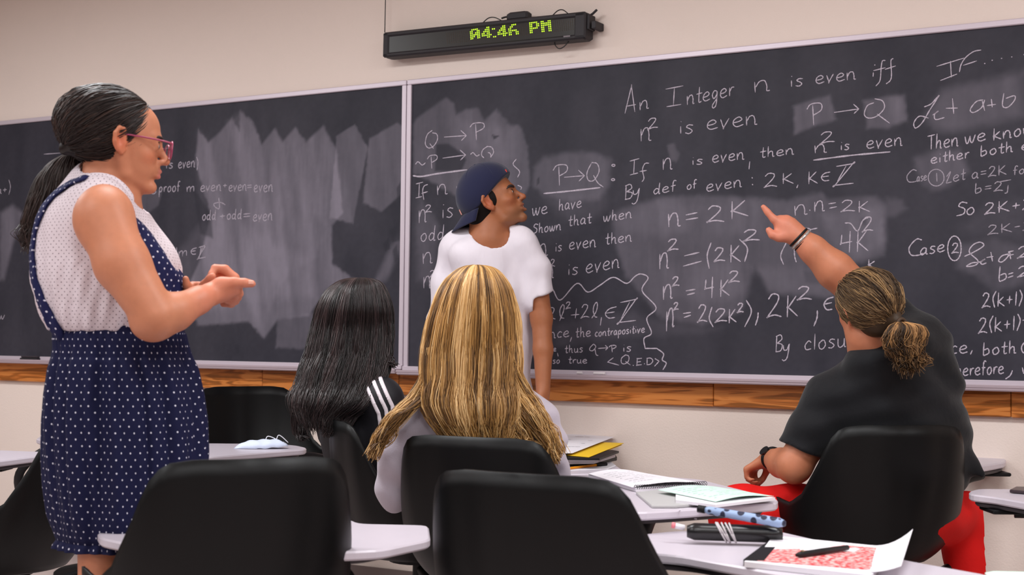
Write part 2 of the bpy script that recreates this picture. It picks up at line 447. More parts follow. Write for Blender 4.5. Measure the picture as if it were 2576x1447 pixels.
def make_board(label, s0, s1, zb, zt, smears, erased, seed):
    root = empty('chalkboard', wall_pt((s0 + s1) / 2, zb, 0)); tag(root, label, 'chalkboard')
    fw = .022
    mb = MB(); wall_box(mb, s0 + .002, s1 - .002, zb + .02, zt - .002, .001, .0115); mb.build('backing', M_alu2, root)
    board_surface('writing_surface', s0 + fw * .8, s1 - fw * .8, zb + .03, zt - fw * .7, smears, erased, root, seed)
    mb = MB(); wall_box(mb, s0, s1, zt - fw, zt, .001, .022, .003); mb.build('frame_rail', M_alu, root)
    for a in (s0, s1 - fw):
        mb = MB(); wall_box(mb, a, a + fw, zb + .02, zt - fw, .001, .021, .002); mb.build('frame_stile', M_alu, root)
    mb = MB(); wall_box(mb, s0, s1, zb + .018, zb + .036, .001, .030, .002)
    mb.build('frame_rail', M_alu, root)
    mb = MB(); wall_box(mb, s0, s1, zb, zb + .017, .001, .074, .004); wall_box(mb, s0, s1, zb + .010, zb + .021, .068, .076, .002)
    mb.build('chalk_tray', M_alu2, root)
    return root
board_l = make_board('left chalkboard with erased zigzag chalk smears and faint even plus even notes', S_DIV - 3.70, S_DIV - .002, ZB + .002, ZT - .004, SM_LEFT, ERASED_LEFT, 11)
board_r = make_board('right chalkboard covered in white chalk proofs about even integers', S_DIV + .002, S_DIV + 2.95, ZB - .002, ZT - .004, SM_RIGHT, ERASED_RIGHT, 23)
# ------------------------------------------------------------------ handwriting in chalk
# stroke glyphs on a unit x-height: (width, [polyline, ...]); a doubled point is a corner
G = {
 'n': (.8, [[(.02, .95), (.08, .0)], [(.08, .45), (.25, .92), (.5, .95), (.62, .5), (.64, .05), (.8, .02)]]),
 'm': (1.2, [[(.02, .95), (.08, .0)], [(.08, .5), (.25, .95), (.45, .85), (.5, .05), (.5, .05), (.55, .55), (.75, .95), (.95, .85), (1.0, .0)]]),
 'e': (.75, [[(.05, .45), (.45, .52), (.62, .75), (.42, .98), (.12, .75), (.06, .3), (.3, .0), (.75, .15)]]),
 'v': (.7, [[(.02, .95), (.25, .02), (.25, .02), (.6, .98)]]),
 'i': (.3, [[(.12, .85), (.15, .0)], [(.12, 1.35), (.14, 1.42)]]),
 's': (.6, [[(.55, .9), (.25, .98), (.1, .75), (.35, .5), (.5, .25), (.3, .0), (.02, .08)]]),
 't': (.55, [[(.3, 1.7), (.28, .2), (.4, .0), (.55, .1)], [(.0, .95), (.6, 1.02)]]),
 'h': (.75, [[(.08, 1.8), (.1, .0)], [(.1, .5), (.3, .9), (.5, .8), (.55, .05), (.72, .02)]]),
 'f': (.55, [[(.55, 1.65), (.35, 1.8), (.22, 1.4), (.22, -.1)], [(.0, .9), (.5, .95)]]),
 'F': (.6, [[(.1, 1.7), (.12, .0)], [(.08, 1.7), (.6, 1.75)], [(.1, .9), (.5, .95)]]),
 'a': (.75, [[(.58, .85), (.3, .98), (.05, .5), (.2, .02), (.5, .3), (.58, .9)], [(.58, .9), (.6, .1), (.75, .05)]]),
 'o': (.7, [[(.35, .98), (.08, .6), (.15, .1), (.4, .0), (.62, .4), (.5, .9), (.3, .95)]]),
 'd': (.78, [[(.55, .75), (.3, .9), (.06, .45), (.2, .02), (.5, .25), (.58, .8)], [(.62, 1.8), (.58, .1), (.74, .02)]]),
 'b': (.75, [[(.1, 1.8), (.1, .1), (.3, .0), (.6, .3), (.5, .85), (.15, .7)]]),
 'g': (.7, [[(.52, .85), (.25, .95), (.08, .5), (.25, .1), (.5, .5), (.55, .85)], [(.55, .85), (.5, -.6), (.25, -.95), (.15, -.6), (.6, .1)]]),
 'r': (.55, [[(.08, .95), (.12, .0)], [(.12, .5), (.3, .9), (.55, .9)]]),
 'u': (.75, [[(.05, .95), (.1, .2), (.3, .0), (.55, .3), (.58, .95)], [(.58, .95), (.62, .1), (.75, .02)]]),
 'w': (.95, [[(.02, .95), (.15, .1), (.3, .05), (.45, .8), (.45, .8), (.55, .1), (.7, .05), (.9, .98)]]),
 'c': (.62, [[(.58, .8), (.35, .98), (.08, .55), (.2, .05), (.6, .1)]]),
 'l': (.25, [[(.1, 1.75), (.12, .0)]]),
 'p': (.7, [[(.08, .9), (.12, -.9)], [(.1, .6), (.35, .98), (.58, .6), (.4, .1), (.12, .2)]]),
 'k': (.75, [[(.08, 1.6), (.1, .0)], [(.6, 1.1), (.12, .55), (.12, .55), (.75, .02)]]),
 'j': (.4, [[(.3, .9), (.25, -.4), (.0, -.5)]]),
 'y': (.7, [[(.05, .9), (.12, .35), (.4, .3), (.55, .9)], [(.6, .95), (.45, -.6), (.2, -1.0), (.0, -.8)]]),
 'x': (.6, [[(.05, .9), (.55, .0)], [(.55, .95), (.02, .0)]]),
 'K': (.95, [[(.1, 1.7), (.14, .0)], [(.75, 1.6), (.16, .75), (.16, .75), (.95, .02)]]),
 '2': (.9, [[(.08, 1.3), (.3, 1.65), (.65, 1.5), (.6, 1.0), (.1, .05), (.1, .05), (.5, .15), (.9, .0)]]),
 '4': (.8, [[(.1, 1.5), (.08, .8), (.08, .8), (.75, .85)], [(.6, 1.7), (.62, .0)]]),
 '1': (.3, [[(.15, 1.6), (.15, .0)]]),
 '3': (.6, [[(.05, 1.4), (.4, 1.5), (.2, .8), (.2, .8), (.5, .4), (.3, -.1), (.0, .0)]]),
 'A': (.95, [[(.0, .0), (.38, 1.75), (.42, 1.75), (.8, .0)], [(.05, .5), (.85, .5)]]),
 'I': (.8, [[(.0, 1.6), (.8, 1.75)], [(.4, 1.65), (.4, .05)], [(.08, .0), (.75, .1)]]),
 'B': (.85, [[(.15, 1.7), (.15, .0)], [(.05, 1.6), (.5, 1.75), (.65, 1.3), (.2, .9), (.2, .9), (.7, .7), (.6, .1), (.1, .0)]]),
 'P': (.8, [[(.3, 1.6), (.4, .0)], [(.0, 1.3), (.2, 1.7), (.7, 1.7), (.75, 1.2), (.35, .8)]]),
 'Q': (1.0, [[(.5, 1.7), (.1, 1.2), (.1, .4), (.4, .15), (.75, .6), (.75, 1.4), (.4, 1.7)], [(.45, .6), (.95, -.1)]]),
 'C': (.85, [[(.75, 1.55), (.45, 1.7), (.08, .9), (.2, .1), (.6, .0), (.85, .15)]]),
 'S': (.8, [[(.8, 1.5), (.35, 1.65), (.15, 1.2), (.6, .8), (.55, .2), (.0, .0)]]),
 'T': (.85, [[(.0, 1.6), (.85, 1.7)], [(.45, 1.65), (.5, .0)]]),
 'L': (.7, [[(.05, 1.0), (.5, 1.7), (.3, .8), (.1, .1), (.2, .0), (.7, .05)]]),
 'E': (.7, [[(.65, 1.65), (.1, 1.6), (.1, 1.6), (.1, .0), (.1, .0), (.65, .05)], [(.1, .8), (.55, .85)]]),
 'D': (.8, [[(.1, 1.6), (.12, .05)], [(.0, 1.6), (.5, 1.6), (.78, .9), (.5, .1), (.05, .0)]]),
 'Z': (1.1, [[(.1, 1.55), (1.0, 1.7), (1.0, 1.7), (.1, .0), (.1, .0), (1.1, .05)], [(.65, 1.55), (.22, .3)]]),
 '\u2208': (.8, [[(.75, 1.5), (.3, 1.3), (.08, .7), (.3, .1), (.7, .1)], [(.12, .75), (.65, .85)]]),
 '=': (.7, [[(.05, 1.0), (.65, 1.05)], [(.05, .55), (.65, .6)]]),
 '+': (.7, [[(.05, .7), (.65, .75)], [(.35, 1.15), (.33, .25)]]),
 '-': (.55, [[(.05, .8), (.5, .85)]]),
 '(': (.4, [[(.35, 1.8), (.08, 1.0), (.3, -.1)]]),
 ')': (.4, [[(.05, 1.8), (.32, 1.0), (.05, -.1)]]),
 ',': (.3, [[(.2, .3), (.08, -.45)]]),
 '.': (.3, [[(.1, .0), (.16, .06)]]),
 ':': (.3, [[(.1, .25), (.14, .32)], [(.1, 1.05), (.14, 1.12)]]),
 '~': (.8, [[(.0, .6), (.2, .95), (.5, .5), (.75, .8)]]),
 ' ': (.5, []),
}
def glyph_run(text, x0, y0, x1, y1, h, slant=.12, gap=.14):
    ws = [G[c][0] for c in text]; tot = sum(ws) + gap * (len(text) - 1)
    out = []; cur = 0.0
    for c, w in zip(text, ws):
        for pl in G[c][1]:
            q = []
            for gx, gy in pl:
                u = (cur + gx) / tot
                jx = random.uniform(-.012, .012) * h; jy = random.uniform(-.02, .02) * h
                q.append((x0 + (x1 - x0) * u + slant * gy * h * .45 + jx, y0 + (y1 - y0) * u - gy * h + jy))
            out.append(q)
        cur += w + gap
    return out
def ribbon(strokes, width):
    """chalk strokes (pixel polylines of the photograph on the board plane) -> flat thin ribbons lying on the board"""
    V = []; F = []
    n = np.array([math.sin(WA), math.cos(WA), 0]); t = np.array([math.cos(WA), -math.sin(WA), 0]); up = np.array([0, 0, 1.0])
    for k, st in enumerate(strokes):
        P = np.array([wall_sz(x, y, .013) for x, y in st])
        P = spline(P, 6) if len(P) > 2 else np.array([P[0] * (1 - a) + P[1] * a for a in np.linspace(0, 1, 5)])
        d = np.gradient(P, axis=0); L = np.linalg.norm(d, axis=1)[:, None] + 1e-9; d = d / L
        nn = np.stack([-d[:, 1], d[:, 0]], 1)
        w = width * .5 * (1 + .28 * np.sin(np.arange(len(P)) * 1.7 + k) * random.uniform(.3, 1))
        w[0] *= .5; w[-1] *= .5
        a = P + nn * w[:, None]; b = P - nn * w[:, None]; base = len(V)
        off = .0123 + .0001 * (k % 3)
        for i in range(len(P)):
            for q in (a[i], b[i]): V.append(n * (WD - off) + t * q[0] + up * q[1])
        for i in range(len(P) - 1): F.append((base + 2 * i, base + 2 * i + 1, base + 2 * i + 3, base + 2 * i + 2))
    return np.array(V), np.array(F)
M_chalk = mat('chalk_line', lin((186, 176, 188)), 0.95, spec=0.1, noise=(260, 0.35))
M_chalk_dim = mat('chalk_line_faint', lin((160, 152, 163)), 0.95, spec=0.1, noise=(200, 0.3))
def line_of(parent, items, width=.0046, material=None, name='chalk_writing'):
    st = []
    for it in items:
        if isinstance(it[0], str): st += glyph_run(*it)
        else: st.append(it)
    V, F = ribbon(st, width * .82)
    o = mesh_np(name, V, F, material or M_chalk, parent, smooth=False)
    if len(st) > 1: o['kind'] = 'stuff'
    return o
def arrow(x0, y0, x1, y1, h):
    return [[(x0, y0), (x1, y1)], [(x1 - h * 1.1, y1 - h), (x1, y1), (x1, y1), (x1 - h * 1.0, y1 + h)]]
def ell_st(cx, cy, rx, ry, a0=0, a1=370):
    return [(cx + rx * math.cos(math.radians(a)), cy - ry * math.sin(math.radians(a))) for a in np.linspace(a0, a1, 14)]
E_ = '\u2208'
R = board_r
line_of(R, [('A', 1572, 286, 1602, 281, 36), ('n', 1608, 278, 1632, 272, 22), ('I', 1672, 269, 1716, 265, 28), ('nteger', 1727, 264, 1846, 240, 23), ('n', 1896, 233, 1937, 228, 28),
            ('is', 1986, 219, 2020, 215, 19), ('even', 2051, 211, 2153, 199, 20), [(2196, 193), (2197, 182)], [(2200, 165), (2201, 162)],
            z2([(2260, 105), (2235, 110), (2225, 160), (2215, 270), (2180, 318)]), z2([(2160, 190), (2260, 165)]), z2([(2325, 88), (2305, 110), (2310, 220), (2300, 270), (2265, 300)]), z2([(2255, 180), (2345, 150)])])
line_of(R, [('n', 1610, 356, 1638, 353, 33), ('2', 1627, 327, 1655, 320, 16), ('is', 1707, 337, 1744, 335, 22), ('even', 1777, 327, 1905, 313, 24)])
line_of(R, [('P', 2027, 317, 2066, 314, 32)] + arrow(2098, 283, 2160, 274, 12) + [z2([(2165, 455), (2110, 480), (2085, 550), (2120, 582), (2190, 565), (2250, 500), (2235, 440), (2170, 422)]), z2([(2190, 548), (2295, 625)])])
line_of(R, [('n', 2048, 386, 2080, 383, 21), ('2', 2060, 363, 2100, 356, 17), ('is', 2113, 378, 2137, 376, 14), ('even', 2179, 374, 2270, 366, 20)])
line_of(R, [[(2045.5, 403), (2140, 391), (2239.5, 382)]], .0065, name='chalk_underline')
line_of(R, [('I', 1582, 441, 1606, 437, 22), z2([(305, 955), (270, 960), (250, 1010), (262, 1080), (245, 1110)]), z2([(225, 1025), (285, 1015)]), ('n', 1666, 427, 1692, 425, 28),
            ('is', 1739, 415, 1768, 413, 13), ('even', 1791, 409, 1872, 401, 18), [(1886, 406), (1884, 426)], ('then', 1911, 397, 1997, 388, 15), ell_st(1543, 416, 4, 2.5), ell_st(1542, 452, 4, 2.5)])
line_of(R, [('B', 1569, 502, 1593, 500, 21), ('y', 1590, 496, 1611, 490, 19), ('def', 1643, 489, 1700, 480, 15), ('of', 1727, 477, 1752, 473, 12), ('even', 1776, 482, 1866, 470, 18),
            [(1891, 446), (1893, 449)], [(1892, 463), (1894, 466)], ('2', 1920, 472, 1955, 469, 21), ('K', 1966, 463, 1996, 462, 16), (',', 2002, 468, 2010, 468, 12), ('K', 2031, 464, 2057, 462, 19),
            (E_, 2063, 457, 2089, 455, 15), ('Z', 2096, 466, 2147, 462, 30)])
line_of(R, [('n', 1679, 571, 1712, 569, 34), [(1725, 541), (1754, 535)], [(1725, 553), (1756, 548)], ('2', 1775, 559, 1822, 557, 24), ('K', 1834, 552, 1882, 544, 26)], .006)
line_of(R, [('n', 1997, 543, 2031, 539, 26), [(2036, 528), (2038, 530)], ('n', 2047, 533, 2075, 530, 26), [(2084, 513), (2103, 510)], [(2086, 524), (2105, 520)], ('2', 2113, 533, 2151, 531, 17), ('K', 2157, 535, 2188, 533, 17)])
line_of(R, [('4', 2111, 639, 2144, 635, 32), ('K', 2152, 634, 2184, 632, 32), ('2', 2167, 584, 2197, 580, 22), z3([(2265, 240), (2310, 245), (2360, 300), (2400, 220), (2440, 200)]),
            [(1978, 610), (1964, 642), (1971, 666)], [(1998, 626), (1999, 645), (2003, 660)], [(2026, 574), (2038, 577), (2036, 590)], [(2037, 578), (2056, 574)], [(2142, 672), (2152, 668), (2152, 676)], ('K', 2182, 676, 2204, 680, 14)], .005)
line_of(R, [('n', 1657, 677, 1683, 674, 40), ('2', 1677, 632, 1707, 627, 17), [(1721, 644), (1759, 635)], [(1718, 670), (1765, 657)], [(1789, 610), (1779, 642), (1784, 676)],
            ('2', 1794, 659, 1824, 656, 21), ('K', 1834, 661, 1863, 659, 26), [(1860, 602), (1880, 625), (1873, 659)], ('2', 1866, 608, 1911, 604, 17)], .006)
line_of(R, [('n', 1666, 755, 1692, 750, 36), ('2', 1689, 721, 1709, 718, 14), [(1725, 732), (1749, 728)], [(1728, 742), (1748, 737)], ('4', 1770, 752, 1796, 750, 32), ('K', 1809, 748, 1835, 744, 26), ('2', 1831, 711, 1861, 709, 17)], .006)
line_of(R, [('n', 1674, 834, 1696, 820, 52), ('2', 1693, 781, 1707, 778, 11), [(1718, 789), (1738, 786)], [(1720, 799), (1738, 793)], ('2', 1753, 811, 1779, 809, 26), [(1791, 772), (1784, 801), (1794, 823)],
            ('2', 1796, 812, 1829, 808, 20), ('K', 1831, 814, 1852, 811, 21), ('2', 1853, 787, 1871, 785, 14), [(1877, 755), (1890, 784), (1873, 823)], [(1907, 786), (1906, 800), (1900, 819)],
            ('2', 1927, 800, 1966, 797, 36), ('K', 1976, 798, 2006, 796, 32), ('2', 2003, 755, 2042, 753, 20), [(2056, 781), (2055, 800), (2047, 821)], (E_, 2069, 782, 2097, 780, 22)], .006)
line_of(R, [('B', 1948, 886, 1970, 884, 24), ('y', 1968, 888, 1988, 884, 21), ('closure', 2022, 882, 2176, 868, 23)])
line_of(R, [z1([(180, 465), (140, 500), (125, 570), (150, 605), (190, 590), (220, 540), (215, 495), (180, 485)]), z1([(160, 570), (190, 610)])] + arrow(1117, 345, 1173, 341, 13) + [('P', 1180, 353, 1217, 352, 25)])
line_of(R, [('~', 1044, 424, 1071, 424, 18), ('P', 1073, 425, 1099, 423, 19)] + arrow(1113, 398, 1171, 390, 13) + [('~', 1183, 398, 1207, 402, 16), z1([(620, 590), (580, 620), (570, 660), (590, 685)]), z1([(610, 592), (650, 600), (665, 640), (640, 680)]), z1([(620, 640), (640, 650), (645, 680)])])
line_of(R, [[(1038, 442), (1060, 444), (1100, 437), (1175, 427)]], .008, name='chalk_underline')
line_of(R, [('I', 1044, 498, 1062, 497, 22), [(1076, 464), (1067, 468), (1063, 480), (1066, 503)], [(1060, 487), (1076, 482)], ('n', 1098, 491, 1126, 488, 26), ('not', 1147, 490, 1200, 484, 22)])
line_of(R, [('n', 1052, 561, 1073, 558, 32), ('2', 1068, 535, 1086, 533, 11), ('is', 1110, 549, 1140, 546, 24)])
line_of(R, [('odd', 1057, 608, 1118, 602, 21)])
line_of(R, [('n', 1062, 664, 1088, 662, 28), ('n', 1064, 726, 1084, 724, 30), ('2', 1080, 698, 1094, 696, 10)])
line_of(R, [z1([(845, 693), (820, 735), (870, 790), (855, 838)]), z1([(855, 900), (885, 915), (880, 935)]), z1([(865, 1215), (900, 1235), (890, 1255)])])
line_of(R, [('P', 1389, 468, 1426, 466, 30)] + arrow(1419, 446, 1470, 442, 14) + [z1([(1440, 725), (1405, 800), (1415, 860), (1460, 860), (1500, 790), (1485, 730), (1440, 720)]), z1([(1455, 820), (1490, 880), (1535, 915)])])
line_of(R, [[(1367, 487), (1430, 481), (1510, 472)]], .0075, name='chalk_underline')
line_of(R, [('we', 1338, 542, 1377, 537, 19), ('have', 1405, 530, 1463, 521, 16)])
line_of(R, [('Shown', 1340, 588, 1411, 578, 14), ('that', 1429, 569, 1487, 561, 15), ('when', 1517, 558, 1589, 548, 15)])
line_of(R, [('n', 1352, 645, 1378, 642, 30), ('is', 1396, 633, 1413, 631, 14), ('even', 1431, 628, 1499, 621, 18), ('then', 1522, 615, 1589, 607, 16)])
line_of(R, [('n', 1374, 702, 1393, 699, 32), ('2', 1384, 671, 1396, 670, 11), ('is', 1427, 692, 1454, 690, 18), ('even', 1473, 688, 1558, 673, 22)])
line_of(R, [z3([(35, 770), (85, 730), (145, 815), (270, 690), (350, 755), (440, 705), (540, 645), (640, 690), (700, 640), (745, 620), (800, 650), (755, 745), (860, 870), (790, 950), (825, 1060), (770, 1100), (778, 1175), (778, 1175), (865, 1175), (865, 1175), (915, 1215), (905, 1260), (935, 1285), (910, 1335)])], .0055, name='chalk_brace')
z6 = lambda pts: [(1350 + x / 7.234, 740 + y / 7.234) for x, y in pts]
line_of(R, [('2', 1379, 804, 1397, 803, 18), z6([(500, 440), (440, 420), (420, 300), (470, 195), (500, 230), (480, 330), (415, 490)]), ('2', 1422, 778, 1436, 775, 10)] + [[(1436, 793), (1457, 791)], [(1450, 776), (1447, 801)]] +
           [('2', 1460, 801, 1482, 798, 20), z6([(1000, 440), (1080, 320), (1105, 200), (1085, 150), (1040, 220), (1030, 320), (1060, 410), (1100, 420)]), [(1513, 798), (1510, 819)], (E_, 1519, 803, 1551, 800, 19), ('Z', 1553, 812, 1600, 808, 32)])
line_of(R, [('nce', 1381, 852, 1432, 847, 15), [(1438, 848), (1434, 860)], ('the', 1447, 849, 1486, 846, 14), ('contrapositive', 1496, 847, 1622, 836, 11)], .0045)
line_of(R, [('ue', 1383, 884, 1399, 884, 8), [(1402, 888), (1404, 897)], ('thus', 1420, 888, 1466, 886, 11), z6([(1040, 905), (975, 970), (965, 1020), (1020, 1030), (1075, 960), (1040, 910)]), z6([(1060, 1000), (1080, 1100), (1120, 1120)])] + arrow(1504, 877, 1529, 875, 6) + [('P', 1531, 887, 1549, 886, 10), ('is', 1566, 885, 1588, 884, 12)], .0042)
line_of(R, [('lso', 1385, 915, 1408, 914, 9), ('true', 1429, 914, 1477, 914, 10), [(1543, 900), (1528, 911), (1528, 911), (1557, 919)], ('Q', 1560, 919, 1587, 917, 15), [(1592, 919), (1594, 920)], ('E', 1600, 919, 1615, 918, 10), [(1620, 915), (1622, 916)], ('D', 1625, 918, 1642, 917, 10), [(1647, 902), (1658, 909), (1658, 909), (1646, 922)]], .0042)
# far right column
line_of(R, [z4([(380, 262), (590, 198)]), z4([(485, 222), (492, 345)]), z4([(408, 370), (535, 320)]), z4([(718, 138), (660, 150), (600, 195), (565, 250), (553, 305)]), z4([(580, 255), (685, 220)])] + [z4([(x, y), (x + 10, y - 1)]) for x, y in ((740, 241), (797, 216), (868, 202), (945, 191), (1038, 173), (1100, 160))])
line_of(R, [z4([(285, 570), (340, 545), (400, 480), (330, 590), (270, 690), (220, 730), (208, 690), (250, 640), (320, 655)]), z4([(350, 632), (395, 600), (365, 625), (372, 665), (440, 650)]), z4([(450, 580), (540, 578)]), z4([(500, 505), (510, 622)]),
            z4([(735, 515), (680, 530), (635, 590), (660, 612), (720, 575), (745, 515)]), z4([(725, 520), (745, 600)]), z4([(760, 560), (830, 550)]), z4([(795, 510), (802, 572)]), z4([(890, 465), (880, 560), (920, 572), (970, 520), (970, 485), (905, 505)])])
line_of(R, [('Then', 2331, 377, 2411, 367, 21), ('we', 2426, 362, 2480, 352, 19), ('know', 2497, 354, 2600, 336, 19)], .005)
line_of(R, [('either', 2341, 412, 2438, 397, 15), ('both', 2465, 393, 2549, 381, 15), ('even', 2569, 378, 2650, 366, 14)], .0048)
line_of(R, [('C', 2278, 459, 2308, 457, 18), ('ase', 2306, 457, 2331, 453, 12), ell_st(2355, 447, 20, 21), [(2356, 435), (2357, 457)], ('Let', 2379, 461, 2428, 451, 16), ('a=2K', 2444, 450, 2532, 439, 15), ('for', 2548, 440, 2592, 434, 12)], .0042, M_chalk_dim)
line_of(R, [('b=2j', 2451, 486, 2538, 478, 14), z4([(845, 1140), (945, 1122)])], .0042, M_chalk_dim)
line_of(R, [('S', 2406, 543, 2432, 541, 20), ('o', 2430, 541, 2452, 538, 18), ('2K+2', 2475, 540, 2600, 524, 17)], .005)
line_of(R, [('2K-2', 2483, 591, 2600, 577, 14)], .0042, M_chalk_dim)
line_of(R, [('C', 2282, 645, 2322, 641, 24), ('ase', 2314, 643, 2377, 632, 18), ell_st(2401, 625, 17, 31), ('2', 2393, 638, 2412, 636, 15), z5([(545, 460), (610, 430), (680, 385), (655, 360), (605, 380), (580, 430), (640, 490), (620, 522), (560, 530), (600, 505), (650, 500), (690, 478), (660, 500), (670, 515), (700, 505)]),
            z5([(700, 468), (748, 460)]), z5([(730, 428), (742, 495)]), z5([(870, 440), (810, 455), (785, 490), (810, 498), (850, 460), (858, 425), (870, 480)]), [(2537, 634), (2550, 631)], [(2536, 643), (2550, 640)], ('2', 2557, 650, 2596, 646, 17)], .005)
line_of(R, [('b', 2510, 707, 2536, 705, 20), [(2536, 690), (2549, 686)], [(2535, 699), (2549, 694)], ('2', 2557, 698, 2596, 694, 16)], .005)
line_of(R, [('2(k+1)', 2469, 774, 2572, 768, 22)], .005)
line_of(R, [('2(k+1)', 2460, 839, 2567, 830, 23), [(2572, 806), (2590, 804)]], .005)
line_of(R, [('ce', 2390, 891, 2434, 888, 20), [(2446, 881), (2441, 892)], ('both', 2471, 894, 2557, 888, 18), ('C', 2566, 890, 2600, 886, 20)], .005)
line_of(R, [('therefore', 2392, 947, 2525, 940, 19), [(2547, 932), (2541, 945), (2529, 954)], ('w', 2570, 940, 2600, 938, 16)], .005)
L = board_l
z7 = lambda pts: [(320 + x / 4.8225, 370 + y / 4.8225) for x, y in pts]
line_of(L, [('is', 416, 424, 435, 423, 13), ('even', 448, 423, 490, 420, 15), z7([(840, 120), (858, 180), (845, 285)])], .0065, M_chalk_dim)
line_of(L, [('is', 352, 482, 372, 482, 9), ('3', 381, 487, 394, 486, 10), ('proof', 399, 484, 452, 481, 14), ('m', 469, 483, 491, 481, 13), ('even', 504, 482, 556, 480, 15), ('+', 560, 474, 571, 474, 10), ('even', 575, 481, 620, 479, 15), ('=', 620, 479, 633, 478, 12), ('even', 638, 483, 686, 482, 17)], .0065, M_chalk_dim)
line_of(L, [z7([(1110, 615), (1118, 740), (1075, 735), (1050, 690), (1130, 672), (1190, 702)])], .0065, M_chalk_dim)
line_of(L, [('odd', 508, 554, 543, 552, 14), ('+', 551, 553, 567, 552, 12), ('odd', 570, 552, 608, 550, 14), ('=', 610, 553, 630, 552, 14), ('even', 636, 557, 685, 554, 17)], .0065, M_chalk_dim)
line_of(L, [('lm', 441, 645, 473, 643, 13), (E_, 478, 641, 495, 640, 11), ('Z', 496, 651, 517, 648, 18), [(506, 620), (501, 649)]], .006, M_chalk_dim)
line_of(L, [('a+', -8, 488, 17, 486, 12), [(22, 452), (26, 470), (22, 490)], ('w', -6, 804, 12, 802, 10), [(110, 388), (152, 385)]], .0055, M_chalk_dim)
# chalk crumbs and an eraser on the trays
M_felt = mat('eraser_felt', lin((38, 34, 38)), 0.9)
sz = wall_sz(76, 903, .04)
er = empty('blackboard_eraser', wall_pt(sz[0], ZB + .019, .035), -WA); tag(er, 'black felt blackboard eraser on the tray of the left chalkboard', 'eraser')
mb = MB(); mb.box(wall_pt(sz[0], ZB + .0255, .035), (.125, .04, .012), RW, .003); mb.build('felt_pad', M_felt, er)
mb = MB(); mb.box(wall_pt(sz[0], ZB + .036, .035), (.115, .034, .009), RW, .003); mb.build('eraser_back', mat('eraser_back', lin((60, 52, 58)), .5), er)
M_stick = mat('chalk_stick', lin((232, 224, 226)), 0.9)
for x0, L_ , lb in ((1458, .022, 'short white chalk stub on the tray, nearer the man in the white shirt'), (1508, .05, 'longer white chalk stick on the tray, right of the short stub')):
    s, z = wall_sz(x0, 936, .045)
    mb = MB(); mb.tube([wall_pt(s - L_ / 2, ZB + .0245, .044), wall_pt(s, ZB + .0245, .0445), wall_pt(s + L_ / 2, ZB + .0245, .044)], .005, 10)
    tag(mb.build('chalk_stick', M_stick, smooth=False), lb, 'chalk', 'chalk pieces on the tray')

